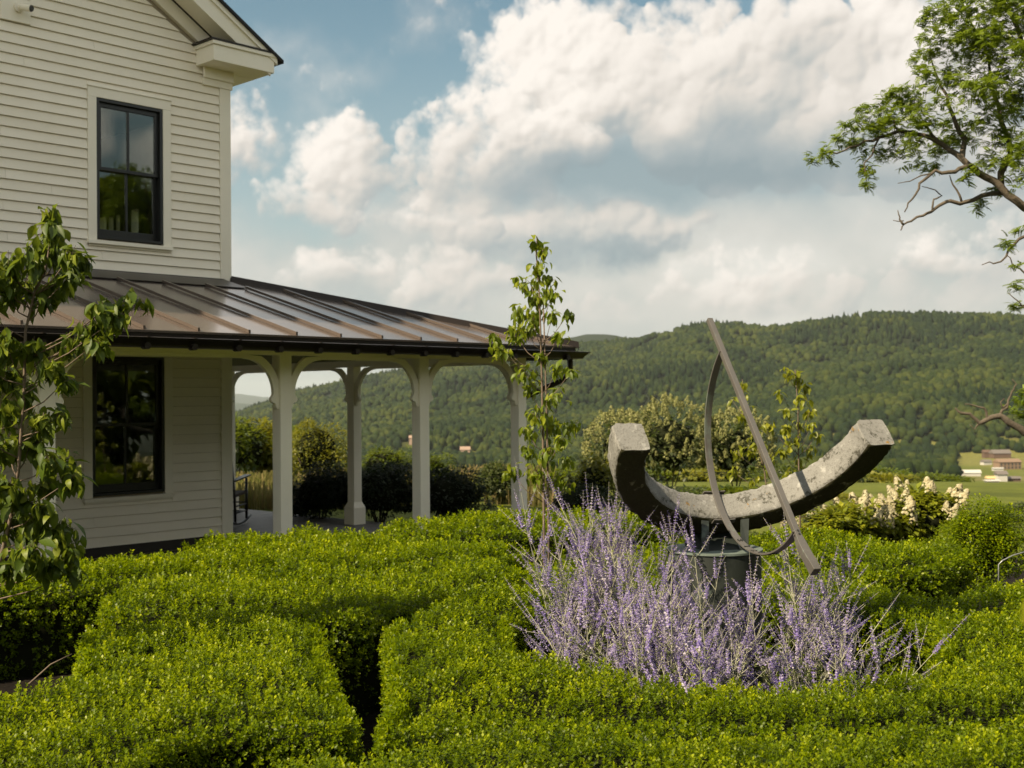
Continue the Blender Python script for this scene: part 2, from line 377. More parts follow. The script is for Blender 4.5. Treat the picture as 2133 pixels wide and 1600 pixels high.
def rotmats(yaw, tilt, roll=None):
    """rotation matrices (n,3,3): local z tipped by tilt towards heading yaw, spun by roll about local z first"""
    n = len(yaw); cy, sy = np.cos(yaw), np.sin(yaw); ct, st = np.cos(tilt), np.sin(tilt)
    Rz = np.zeros((n, 3, 3)); Rz[:, 0, 0] = cy; Rz[:, 0, 1] = -sy; Rz[:, 1, 0] = sy; Rz[:, 1, 1] = cy; Rz[:, 2, 2] = 1
    Ry = np.zeros((n, 3, 3)); Ry[:, 0, 0] = ct; Ry[:, 0, 2] = st; Ry[:, 1, 1] = 1; Ry[:, 2, 0] = -st; Ry[:, 2, 2] = ct
    R = Rz @ Ry
    if roll is not None:
        c, s_ = np.cos(roll), np.sin(roll); Rr = np.zeros((n, 3, 3)); Rr[:, 0, 0] = c; Rr[:, 0, 1] = -s_; Rr[:, 1, 0] = s_; Rr[:, 1, 1] = c; Rr[:, 2, 2] = 1
        R = R @ Rr
    return R
def scatter(T, F, P, R, S, tint=None):
    """copies of template verts T (k,3), faces F (m,c) at P (n,3), rotated R (n,3,3), scaled S (n,) -> V, F, tint"""
    T = np.asarray(T, float); F = np.asarray(F); n = len(P); k = len(T)
    S = np.asarray(S, float)
    S = S[:, None, None] if S.ndim == 1 else S[:, None, :]
    V = np.einsum('nij,nkj->nki', R, T[None] * S) + P[:, None, :]
    FF = (F[None] + (np.arange(n) * k)[:, None, None]).reshape(-1, F.shape[1])
    return V.reshape(-1, 3), FF, (np.repeat(tint, k) if tint is not None else None)
def join(parts):
    Vs, Fs, Ts = [], [], []; o = 0
    for V, F, t in parts:
        Vs.append(V); Fs.append(F + o); Ts.append(t if t is not None else np.zeros(len(V))); o += len(V)
    return np.concatenate(Vs), Fs if len({f.shape[1] for f in Fs}) > 1 else np.concatenate(Fs), np.concatenate(Ts)
# ------------------------------------------------------------------ materials
def mat(name, base=(.5, .5, .5), rough=.6, metal=0.0, spec=0.5, fn=None, bump=None):
    m = bpy.data.materials.new(name); m.use_nodes = True
    nt = NT(m.node_tree); b = nt.n['Principled BSDF']
    b.inputs['Base Color'].default_value = (*base, 1); b.inputs['Roughness'].default_value = rough
    b.inputs['Metallic'].default_value = metal; b.inputs['Specular IOR Level'].default_value = spec
    if fn: fn(nt, b)
    return m
def objco(nt): return nt.new('ShaderNodeTexCoord').outputs['Object']
def wpos(nt): return nt.new('ShaderNodeNewGeometry').outputs['Position']
def bump(nt, b, h, strength=.3, dist=.01):
    n = nt.new('ShaderNodeBump'); n.inputs['Strength'].default_value = strength; n.inputs['Distance'].default_value = dist
    nt.put(n.inputs['Height'], h); nt.l.new(n.outputs[0], b.inputs['Normal'])
def painted(name, base, rough=.45):
    def fn(nt, b):
        p = wpos(nt)
        n = nt.noise(p, 1.7, 5, .6); f = nt.noise(p, 22, 4, .6)
        c = nt.mix(nt.smooth(n, .35, .7, 0, .5), base, tuple(x * y for x, y in zip(base, (.93, .92, .88))))
        c = nt.mix(nt.smooth(f, .55, .8, 0, .25), c, tuple(x * .86 for x in base))
        oi_ = nt.new('ShaderNodeObjectInfo'); c = nt.mix(1.0, c, nt.mix(oi_.outputs['Random'], (.94, .935, .92), (1, 1, 1)), 'MULTIPLY')
        nt.l.new(c, b.inputs['Base Color'])
        g = nt.vmath('MULTIPLY', p, (1.2, 1.2, 26)); bump(nt, b, nt.noise(g, 3, 4, .6), .12, .004)
        nt.l.new(nt.lin(f, 0, 1, rough - .08, rough + .15), b.inputs['Roughness'])
    return mat(name, base, rough, fn=fn)
def leafy(name, dark, mid, light, trans=(.25, .35, .05), tr=.35, rough=.4, spec=.5, noise_scale=None, back=None):
    """leaf colour runs dark -> mid -> light along the 'tint' value of each leaf (0..1)"""
    m = bpy.data.materials.new(name); m.use_nodes = True; nt = NT(m.node_tree); b = nt.n['Principled BSDF']
    a = nt.new('ShaderNodeAttribute', attribute_name='tint')
    t = a.outputs['Fac']
    if noise_scale:
        t = nt.math('ADD', t, nt.math('MULTIPLY', nt.math('SUBTRACT', nt.noise(wpos(nt), noise_scale, 4, .6), .5), .9))
    c = nt.ramp(t, [(0.0, dark), (.5, mid), (1.0, light)])
    nt.l.new(c, b.inputs['Base Color']); b.inputs['Roughness'].default_value = rough; b.inputs['Specular IOR Level'].default_value = spec
    if tr:
        tl = nt.new('ShaderNodeBsdfTranslucent')
        nt.l.new(nt.mix(.55, c, trans), tl.inputs[0])
        mx = nt.new('ShaderNodeMixShader'); mx.inputs[0].default_value = tr
        nt.l.new(b.outputs[0], mx.inputs[1]); nt.l.new(tl.outputs[0], mx.inputs[2])
        nt.l.new(mx.outputs[0], nt.n['Material Output'].inputs[0])
    return m

# ------------------------------------------------------------------ land: lawn, valley, wooded hills
def az_of(px): return azel(px, 820)[0]
RIDGE = [(-2500, 760), (-1500, 850), (-600, 880), (0, 905), (300, 885), (480, 866), (560, 838), (620, 816), (700, 797), (760, 783), (860, 766), (950, 748), (1040, 735), (1100, 726), (1200, 716), (1330, 704), (1385, 690), (1440, 679), (1500, 674), (1545, 677), (1590, 684),
         (1650, 679), (1740, 664), (1800, 659), (1860, 658), (1960, 659), (2040, 664), (2133, 669), (2400, 690), (2900, 720), (3800, 790), (6000, 880)]
_raz = np.array([math.atan((px - 1066.5) / FPX) + math.radians(YAW) for px, py in RIDGE]); _rh = np.array([(800 + (px - 1066.5) * -.0086 + 28 - py) / FPX for px, py in RIDGE])
def ridge_el(a):                                                        # elevation angle of the wooded crest seen from the garden
    a = (a - math.radians(YAW) + math.pi) % (2 * math.pi) - math.pi + math.radians(YAW)
    return np.interp(a, _raz, _rh)
_L1, _L2, _L3 = _lattice(901), _lattice(902), _lattice(903)
def land(x, y):
    x = np.asarray(x, np.float64); y = np.asarray(y, np.float64)
    r = np.hypot(x, y); a = np.arctan2(x, y)
    z = np.interp(r, [0, 19, 30, 45, 100, 200, 400, 700, 1000, 1150], [0, 0, -.35, -1.3, -6.2, -13.5, -28, -45, -56, -56])
    e = ridge_el(a)
    rc = 2250 + 250 * np.sin(a * 3.1 + .6)                              # distance of the crest
    zc = CAM[2] + e * rc - 8
    t = np.clip((r - 1120) / (rc - 1120), 0, 1)
    up = -56 + (zc + 56) * (t ** .82) * (1 - .12 * np.sin(math.pi * t))
    z = np.where(r > 1120, up, z)
    over = np.clip((r - rc) / 900, 0, 1); z = np.where(r > rc, zc - over * 60, z)
    s = np.clip((r - 60) / 900, 0, 1)
    z = z + s * ((vnoise(x / 260 + 40, y / 260 + 40, _L1) - .5) * 34 + (vnoise(x / 90 + 9, y / 90 + 9, _L2) - .5) * 10) * np.where(r < 1120, .25, np.sin(np.clip(t, 0, 1) * math.pi) * .9 + .12 * (t < 1))
    return z
def build_land():
    rr = np.concatenate([np.linspace(0, 24, 13), np.geomspace(27, 1100, 46), np.linspace(1130, 3600, 64), [5000, 9000, 17500]])
    aa = np.linspace(-math.pi, math.pi, 721)[:-1]
    R_, A_ = np.meshgrid(rr, aa, indexing='ij')
    X = R_ * np.sin(A_); Y = R_ * np.cos(A_); Z = land(X, Y)
    V = np.dstack([X, Y, Z]).reshape(-1, 3); n = len(aa)
    i, j = np.meshgrid(np.arange(len(rr) - 1), np.arange(n), indexing='ij'); j2 = (j + 1) % n
    F = np.stack([i * n + j, (i + 1) * n + j, (i + 1) * n + j2, i * n + j2], -1).reshape(-1, 4)[:, ::-1]
    def fn(nt, b):
        p = wpos(nt)
        n1 = nt.noise(p, .012, 5, .6); n2 = nt.noise(p, .35, 5, .65); n3 = nt.noise(p, .0035, 3, .5); n4 = nt.noise(p, 3.0, 4, .7)
        c = nt.mix(nt.smooth(n3, .46, .54), (.100, .115, .019), (.155, .148, .040))
        c = nt.mix(nt.smooth(n1, .5, .62), c, (.13, .115, .042))
        c = nt.mix(nt.smooth(n2, .45, .7, 0, .6), c, (.04, .052, .010))
        c = nt.mix(nt.smooth(n4, .5, .7, 0, .5), c, (.03, .038, .008))
        ln = nt.vmath('LENGTH', p)
        c = nt.mix(nt.smooth(ln, 1120, 1250), c, (.014, .020, .007))
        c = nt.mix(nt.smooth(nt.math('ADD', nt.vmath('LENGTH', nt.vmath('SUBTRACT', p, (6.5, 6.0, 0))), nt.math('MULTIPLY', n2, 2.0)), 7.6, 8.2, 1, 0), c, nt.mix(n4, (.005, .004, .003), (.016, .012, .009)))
        nt.l.new(c, b.inputs['Base Color']); bump(nt, b, n4, .5, .1)
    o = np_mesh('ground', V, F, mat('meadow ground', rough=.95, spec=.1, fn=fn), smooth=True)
    tag(o, 'mown valley meadows falling away below the garden', kind='structure'); return o
build_land()
def ridge_mesh(name, dist, prof, depth, color, label):
    """a far range of hills: a rounded ridge of real depth, crest heights given as (frame column, frame row)"""
    a = np.linspace(math.radians(-40), math.radians(150), 400)
    pa = [math.atan((px - 1066.5) / FPX) + math.radians(YAW) for px, py in prof]; pe = [(800 + (px - 1066.5) * -.0086 + 28 - py) / FPX for px, py in prof]
    e = np.interp(a, pa, pe)
    rows = []
    for k, (dr, f) in enumerate(((-depth, 0), (-depth * .7, .45), (-depth * .35, .82), (0, 1), (depth * .5, .7), (depth, 0))):
        r = dist + dr; n = (vnoise(a * 60 + k * 3, a * 0 + k * 7.7, _L3) - .5) * dist * .004 + (vnoise(a * 200 + k * 3, a * 0 + k * 7.7, _L2) - .5) * dist * .0012
        zc = CAM[2] + e * dist
        rows.append(np.stack([r * np.sin(a), r * np.cos(a), -80 + (zc + 80) * f + n * f], -1))
    V = np.concatenate(rows); n = len(a)
    i, j = np.meshgrid(np.arange(len(rows) - 1), np.arange(n - 1), indexing='ij')
    F = np.stack([i * n + j, i * n + j + 1, (i + 1) * n + j + 1, (i + 1) * n + j], -1).reshape(-1, 4)
    def fn(nt, b):
        n1 = nt.noise(wpos(nt), .02, 6, .7); nt.l.new(nt.mix(n1, tuple(c * .6 for c in color), tuple(c * 1.4 for c in color)), b.inputs['Base Color'])
    o = np_mesh(name, V, F, mat(name + ' woods', color, .95, spec=.05, fn=fn), smooth=True)
    tag(o, label, kind='structure')
ridge_mesh('hills', 3900, [(-1500, 900), (0, 905), (490, 872), (700, 846), (1000, 745), (1120, 705), (1200, 699), (1260, 699), (1340, 702), (1420, 706), (1600, 712), (2200, 715), (3500, 800)], 900, (.015, .024, .009), 'second wooded ridge showing beyond the near hill')
ridge_mesh('far_hills', 9000, [(-1500, 860), (200, 845), (420, 832), (480, 838), (530, 840), (600, 845), (900, 850), (3000, 850)], 2000, (.03, .045, .03), 'hazy blue hills in the distance')
ridge_mesh('farthest_hills', 15000, [(-1500, 835), (300, 822), (500, 820), (560, 824), (640, 826), (900, 835), (3000, 835)], 3000, (.03, .045, .035), 'palest blue mountain range on the horizon')
# ---- the woods: broadleaf and conifer crowns, each one a small lumpy solid standing on the slope
def ico():
    t = (1 + 5 ** .5) / 2
    v = np.array([(-1, t, 0), (1, t, 0), (-1, -t, 0), (1, -t, 0), (0, -1, t), (0, 1, t), (0, -1, -t), (0, 1, -t), (t, 0, -1), (t, 0, 1), (-t, 0, -1), (-t, 0, 1)], float)
    v /= np.linalg.norm(v[0])
    f = np.array([(0, 11, 5), (0, 5, 1), (0, 1, 7), (0, 7, 10), (0, 10, 11), (1, 5, 9), (5, 11, 4), (11, 10, 2), (10, 7, 6), (7, 1, 8), (3, 9, 4), (3, 4, 2), (3, 2, 6), (3, 6, 8), (3, 8, 9), (4, 9, 5), (2, 4, 11), (6, 2, 10), (8, 6, 7), (9, 8, 1)])
    return v, f
def ico2():
    v, f = ico(); v = list(map(tuple, v)); cache = {}; nf = []
    def mid(a, b):
        k = (min(a, b), max(a, b))
        if k not in cache:
            m = (np.array(v[a]) + np.array(v[b])) / 2; m /= np.linalg.norm(m); v.append(tuple(m)); cache[k] = len(v) - 1
        return cache[k]
    for a, b, c in f:
        x, y, z = mid(a, b), mid(b, c), mid(c, a); nf += [(a, x, z), (b, y, x), (c, z, y), (x, y, z)]
    return np.array(v), np.array(nf)
FARMS = None
def farm_list():
    L = [('far_house', 2098, 979, 17, 9, 6.0, 2.2, 'M_brickred', 'M_brickred', 'large red brown farmhouse on the valley slope', dict(yaw=8, wins=6)),
         ('far_house', 2083, 953, 15, 9, 3.5, 3.0, 'M_redbrown', 'M_greyroof', 'brown building with a grey tin roof above the farmhouse', dict(yaw=4)),
         ('far_house', 2054, 953, 5, 6, 4.5, 2.0, 'M_redbrown', 'M_redbrown', 'narrow brown shed beside the tin roofed building', dict()),
         ('barn', 2020, 992, 12, 5, 2.2, 1.8, 'M_farmwhite', 'M_farmwhite', 'low white barn standing alone left of the farm', dict(yaw=-5, cat='barn')),
         ('far_house', 2054, 971, 7, 5, 3.2, 1.5, 'M_farmwhite', 'M_greyroof', 'small white house at the left end of the farm', dict(yaw=12)),
         ('far_house', 2078, 981, 7, 4, 1.8, .6, 'M_farmwhite', 'M_farmwhite', 'long white trailer in front of the farmhouse', dict(cat='trailer')),
         ('shed', 2085, 1003, 4, 4, 3.2, 1.4, 'M_farmwhite', 'M_greyroof', 'small white shed in the pasture below the farm', dict(cat='shed')),
         ('shed', 2100, 1003, 9, 4, 1.4, .8, 'M_redbrown', 'M_greyroof', 'long low dark shelter beside the small white shed', dict(cat='shed')),
         ('shed', 2066, 1018, 3.6, 3, 2.6, .3, 'M_farmwhite', 'M_farmwhite', 'lone white box shed lowest in the pasture', dict(cat='shed')),
         ('shed', 2063, 1007, 2.6, 2, 2.0, .8, 'M_ochre', 'M_ochre', 'small ochre covered stack in the pasture', dict(cat='shed')),
         ('far_house', 859, 926, 6, 6, 6.0, 2.5, 'M_pinkhouse', 'M_pinkhouse', 'small pinkish house among trees left of the second post', dict()),
         ('far_house', 969, 948, 9, 7, 5.0, 3.0, 'M_pinkhouse', 'M_pinkhouse', 'small pinkish house among trees through the right arch', dict())]
    return L
def ground_hit(px, py, r0=150, r1=2600):
    d = ray(px, py); d = d / np.hypot(d[0], d[1])
    for r in np.arange(r0, r1, 4.0):
        p = CAM + d * r; g = float(land(p[0], p[1]))
        if p[2] < g: return np.array([p[0], p[1], g]), r
    p = CAM + d * 900; return np.array([p[0], p[1], float(land(p[0], p[1]))]), 900
FIELD_TOP = ground_hit(2090, 948)[1]
FARM_AT = [ground_hit(a[1], a[2]) for a in farm_list()]
def build_woods():
    r_ = np.random.RandomState(77)
    n = 96000; NN = 14000
    a = r_.uniform(math.radians(YAW - 29), math.radians(YAW + 29), n)
    r = np.sqrt(r_.uniform(1150 ** 2, 2560 ** 2, n)); r[:NN] = np.sqrt(r_.uniform(560 ** 2, 1150 ** 2, NN))
    x = r * np.sin(a); y = r * np.cos(a)
    e = ridge_el(a); rc = 2250 + 250 * np.sin(a * 3.1 + .6)
    dn = vnoise(x / 70, y / 70, _L3); cl = vnoise(x / 150 + 7, y / 150, _L2)
    hedge = (r < 1150) & (dn < .30)
    pxc = 1066.5 + FPX * np.tan(a - math.radians(YAW))
    field = ((pxc > np.where(r > 700, 1985, 1890) + 30 * (dn - .5)) & (r < FIELD_TOP) & ~((cl > .80) & (dn > .55))) | ((pxc < 1110) & (r < 900)) | ((pxc < 1300) & (r < 640))                                   # the farm stands on open grass
    keep = (r < rc + 25) & ~hedge & ~field & (dn > .12)
    # nearer trees first thinned less: far crowns overlap anyway
    keep &= r_.rand(n) < np.where(r < 1400, .75, .40 + .3 * (r > rc - 60))
    for (p, rr_) in FARM_AT:                                            # clearings round the farms
        u = np.array([p[0], p[1]]) / rr_; al = x * u[0] + y * u[1]; ac = np.abs(x * u[1] - y * u[0])
        keep &= ~((ac < 13) & (al < rr_ + 14) & (al > rr_ - 70))
    x, y, r, a, dn = x[keep], y[keep], r[keep], a[keep], dn[keep]
    n = len(x); z = land(x, y)
    kind = (vnoise(x / 120 + 3, y / 120, _L1) + r_.normal(0, .12, n)) > .78     # conifer patches
    v, f = ico(); k = len(v)
    S = np.stack([r_.uniform(3.4, 6.8, n), r_.uniform(3.4, 6.8, n), r_.uniform(4.4, 7.6, n)], -1)
    S[kind] *= (.55, .55, 1.35)
    S[r < 1200] *= .85
    V = np.empty((n, k, 3)); base = v[None] * (1 + r_.uniform(-.28, .28, (n, k, 1)))
    up = base[..., 2:3]
    base[kind, :, :2] *= np.clip(1.0 - .85 * up[kind], .12, 1.6)
    V = base * S[:, None, :] + np.stack([x, y, z + S[:, 2] * .80], -1)[:, None, :]
    F = (f[None] + (np.arange(n) * k)[:, None, None]).reshape(-1, 3)
    t = np.clip(.45 + (vnoise(x / 45, y / 45, _L2) - .5) * .8 + r_.normal(0, .20, n) - kind * .38, 0, 1)
    m = leafy('woodland crowns', (.007, .015, .005), (.018, .029, .006), (.042, .051, .009), tr=0, rough=.9, spec=.1, noise_scale=.35)
    o = np_mesh('forest', V.reshape(-1, 3), F, m, tint=np.repeat(t, k), kind='stuff')
    tag(o, 'dense green woodland covering the hillside across the valley')
    print('trees in the woods', n)
build_woods()
# ---- air
def build_haze():
    x0, x1, y0, y1, z0, z1 = -19000, 19000, -19000, 19500, -175, 330
    o = MB().box(x0, x1, y0, y1, z0, z1).build('haze', None)
    o.data.materials.clear()
    m = bpy.data.materials.new('summer air'); m.use_nodes = True; nt = NT(m.node_tree)
    m.node_tree.nodes.remove(nt.n['Principled BSDF'])
    v = nt.new('ShaderNodeVolumePrincipled'); v.inputs['Color'].default_value = (.88, .95, .95, 1); v.inputs['Density'].default_value = HAZE
    v.inputs['Anisotropy'].default_value = 0.2
    nt.l.new(v.outputs[0], nt.n['Material Output'].inputs['Volume']); o.data.materials.append(m)
    tag(o, 'thin warm summer haze over the valley', kind='stuff')
HAZE = 0.000042
build_haze()

# ------------------------------------------------------------------ the farmhouse with its wrap-round porch
CREAM = (.90, .83, .69)
M_white = painted('cream paint', CREAM, .5)
M_trim = painted("cream trim paint", (.91, .85, .715), .42)
M_sash = mat('black sash paint', (.012, .013, .012), .35)
M_dark = mat('dark foundation', (.035, .030, .024), .9)
M_in = mat('dim plaster', (.10, .095, .08), .9)
def _metal(nt, b):
    p = wpos(nt); n = nt.noise(p, 2.0, 5, .6); f = nt.noise(p, 40, 3, .5)
    c = nt.mix(n, (.135, .105, .088), (.165, .132, .112)); c = nt.mix(nt.smooth(f, .55, .8, 0, .25), c, (.11, .085, .07))
    nt.l.new(c, b.inputs['Base Color']); nt.l.new(nt.lin(n, 0, 1, .15, .24), b.inputs['Roughness'])
    bump(nt, b, nt.noise(p, 1.6, 2, .5), .10, .02)
M_roof = mat('bronze standing seam metal', (.17, .13, .11), .3, metal=.45, fn=_metal)
M_gutter = mat('dark bronze gutter metal', (.022, .016, .012), .38, metal=.5)
M_shingle = mat('dark roof shingles', (.02, .02, .02), .9)
def _deck(nt, b):
    p = wpos(nt); n = nt.noise(nt.vmath('MULTIPLY', p, (8, .8, 8)), 2.5, 5, .65)
    nt.l.new(nt.mix(n, (.09, .086, .078), (.155, .148, .135)), b.inputs['Base Color'])
M_deck = mat('weathered grey deck paint', (.2, .2, .18), .6, fn=_deck)
def _glass():
    m = bpy.data.materials.new('window glass'); m.use_nodes = True; nt = NT(m.node_tree)
    m.node_tree.nodes.remove(nt.n['Principled BSDF'])
    g = nt.new('ShaderNodeBsdfGlossy'); g.inputs['Roughness'].default_value = .015; g.inputs['Color'].default_value = (1, 1, 1, 1)
    t = nt.new('ShaderNodeBsdfTransparent'); t.inputs[0].default_value = (.62, .68, .62, 1)
    bn = nt.new('ShaderNodeBump'); bn.inputs['Strength'].default_value = .05; bn.inputs['Distance'].default_value = .01
    nt.l.new(nt.noise(wpos(nt), 2.2, 2, .5), bn.inputs['Height']); nt.l.new(bn.outputs[0], g.inputs['Normal'])
    fr = nt.new('ShaderNodeFresnel'); fr.inputs['IOR'].default_value = 1.75
    mx = nt.new('ShaderNodeMixShader'); nt.l.new(fr.outputs[0], mx.inputs[0]); nt.l.new(t.outputs[0], mx.inputs[1]); nt.l.new(g.outputs[0], mx.inputs[2])
    nt.l.new(mx.outputs[0], nt.n['Material Output'].inputs[0]); return m
M_glass = _glass()
W = 12.0                                                                # plane of the gable wall
XC = 8.052                                                              # its right hand corner
HX0 = -14.0                                                             # far left corner of the long front
house = thing('farmhouse', (8.0, 12.0, 0.1), 'cream clapboard farmhouse with black sash windows and a bronze metal porch roof', 'house')
def hp(mb, name, m, parent=None, **k): return mb.build(name, m, parent or house, **k)
PK = -3.0; PKZ = 5.786 + (8.504 - PK) * .624                            # gable peak
def rake_z(X): return PKZ - abs(X - PK) * .624
# inner shell of the gable wall, floors, rooms
def wall_with_holes(mb, x0, x1, z0, z1, y0, y1, holes):
    zs = sorted({z0, z1, *[h[2] for h in holes], *[h[3] for h in holes]})
    for a, b in zip(zs, zs[1:]):
        xs = [x0, x1]; hs = [h for h in holes if h[2] <= a + 1e-6 and h[3] >= b - 1e-6]
        cur = x0
        for h in sorted(hs): mb.box(cur, h[0], y0, y1, a, b); cur = h[1]
        mb.box(cur, x1, y0, y1, a, b)
WIN = [(6.367, 7.164, 3.531, 5.043), (6.305, 7.167, .773, 2.269)]
mb = MB(); wall_with_holes(mb, HX0 + .02, XC - .02, .10, 5.35, W + .045, W + .16, WIN)
mb.prism([(HX0 + .02, 5.35), (XC - .02, 5.35), (XC - .02, rake_z(8.03) - .12), (PK, PKZ - .12), (HX0 + .02, rake_z(HX0 + .02) - .12)], lambda u, v, w: (u, w, v), W + .045, W + .16)
hp(mb, 'wall', mat('weathered sheathing', (.30, .25, .17), .9))
mb = MB()                                                              # side, back and left walls
LT = [(14.742, 14.59), (14.515, 14.406), (14.331, 14.248), (13.949, 13.786)]; LZ = [(4.04, 4.19), (4.0, 4.183), (3.985, 4.183), (3.915, 4.205)]
ys = [W + .162, 13.70, 13.92, 14.24, 14.35, 14.40, 14.53, 14.585, 14.76, 20.0]
spans = [(W + .162, 13.78, None), (13.78, 13.955, (3.2, 4.21)), (13.955, 14.242, None), (14.242, 14.335, (3.2, 4.19)), (14.335, 14.402, None), (14.402, 14.52, (3.2, 4.19)), (14.52, 14.585, None), (14.585, 14.75, (3.2, 4.2)), (14.75, 22.0, None)]
for a, b, h in spans:
    if h is None: mb.box(XC - .18, XC - .02, a, b, .10, 5.6)
    else: mb.box(XC - .18, XC - .02, a, b, .10, h[0] + .55); mb.box(XC - .18, XC - .02, a, b, h[1], 5.6)
mb.box(HX0 + .02, XC - .02, 22.0, 22.16, .10, 5.6); mb.box(HX0 + .02, HX0 + .18, W + .162, 21.99, .10, 5.6)
hp(mb, 'wall', M_white)
mb = MB(); mb.box(HX0 + .2, XC - .19, W + .17, 21.98, 2.62, 2.80); mb.box(HX0 + .2, XC - .19, W + .17, 21.98, 5.22, 5.34); mb.box(HX0 + .2, XC - .19, W + .17, 21.98, .12, .2)
mb.box(4.2, 4.3, W + .17, 21.98, .2, 2.61); mb.box(4.2, 4.3, W + .17, 21.98, 2.81, 5.21); mb.box(4.31, XC - .19, 17.0, 17.1, 2.81, 5.21); mb.box(4.31, XC - .19, 17.0, 17.1, .21, 2.61)
hp(mb, 'room', M_in)
# clapboards, one by one
EXPO = .1068
def clap(x0a, x1a, z0, z1, x0b=None, x1b=None):
    """one tapered board; butt edge stands proud. upper ends may differ (gable cuts)"""
    x0b = x0a if x0b is None else x0b; x1b = x1a if x1b is None else x1b
    mb = MB(); t0, t1 = .024, .004; yb = W + .0443
    wav = rnd.uniform(-.0006, .0006); z0 = z0 + .0035
    mb.hexa([(x0a, W + .026 - t0 + wav, z0), (x1a, W + .026 - t0 + wav, z0), (x1a, yb, z0), (x0a, yb, z0), (x0b, W + .026 - t1 + .0005, z1), (x1b, W + .026 - t1 + .0005, z1), (x1b, yb, z1), (x0b, yb, z1)])
    hp(mb, 'clapboard', M_white)
CAS = .098
def rows(zlo, zhi, k0):
    z = zlo; k = k0
    while z < zhi - .02:
        zt = min(z + EXPO, zhi)
        yield z, zt; z += EXPO
XL = 1.6
upper_casing = (WIN[0][0] - CAS, WIN[0][1] + CAS, WIN[0][2] - .075, WIN[0][3] + .108)
lower_casing = (WIN[1][0] - CAS, WIN[1][1] + CAS, WIN[1][2] - .075, WIN[1][3] + .108)
mount = (5.335, 5.645, 5.655, 5.90)                                     # block behind the camera at the upper left
def split(z0, z1, boxes, xl, xr):
    segs = [(xl, xr if xr else 99.0)]
    for c in boxes:
        if z1 > c[2] + .004 and z0 < c[3] - .004:
            ns = []
            for a, b in segs:
                if c[0] > a and c[1] < b: ns += [(a, c[0] - .002), (c[1] + .002, b)]
                else: ns.append((a, b))
            segs = ns
    return segs
_clap = clap
def clap(x0a, x1a, z0, z1, x0b=None, x1b=None):
    if x1a - x0a > 1.2 and rnd.random() < .45:                         # some boards are butted from two lengths
        j = rnd.uniform(max(x0a + .3, 5.0), x1a - .3); _clap(x0a, j, z0, z1, x0b, j); _clap(j + .0022, x1a, z0, z1, j + .0022, x1b)
    else: _clap(x0a, x1a, z0, z1, x0b, x1b)
def fill(z0, z1, c):
    if z0 + .012 < c[2] < z1: _clap(c[0] - .002, c[1] + .002, z0, c[2] - .001)
    if z0 < c[3] + .002 < z1 - .012: _clap(c[0] - .002, c[1] + .002, c[3] + .008, z1)
for z0, z1 in rows(.225, 2.56, 0):
    fill(z0, z1, lower_casing)
    for a, b in split(z0, z1, [lower_casing], XL, 7.903): clap(a, b, z0, z1)
for z0, z1 in rows(3.19, 7.2, 0):
    # right end: corner board, then the sloping rake frieze
    def right(z): return 7.903 if z < 5.33 else (8.0 - (z - 5.33) * 0 if False else min(7.903, 8.504 - .36 - (z + .26 - 5.786) / .624 - .05))
    fill(z0, z1, upper_casing); fill(z0, z1, mount)
    for a, b in split(z0, z1, [upper_casing, mount], XL, 0):
        if b == 99.0: clap(a, right(z0), z0, z1, x1b=right(z1))
        else: clap(a, b, z0, z1)
mb = MB(); mb.box(XL, 7.903, W + .030, W + .0445, .112, .224); hp(mb, 'skirting', M_dark)
mb = MB(); mb.box(HX0, XL - .003, W + .012, W + .0445, .225, 5.4); mb.prism([(HX0, 5.4), (XL - .003, 5.4), (XL - .003, rake_z(XL) - .3), (PK, PKZ - .3), (HX0, rake_z(HX0) - .05)], lambda u, v, w: (u, w, v), W + .012, W + .0445); hp(mb, 'wall', M_white)
# corner board and return along the side
mb = MB(); mb.box(7.905, XC, W, W + .0445, 3.145, 5.42); hp(mb, 'corner_board', M_trim, bevel=.003)
mb = MB(); mb.box(7.905, XC, W, W + .0445, .19, 2.56); hp(mb, 'corner_board', M_trim, bevel=.003)
mb = MB(); mb.box(XC - .018, XC + .002, W + .046, W + .16, .19, 5.42); hp(mb, 'corner_board', M_trim)
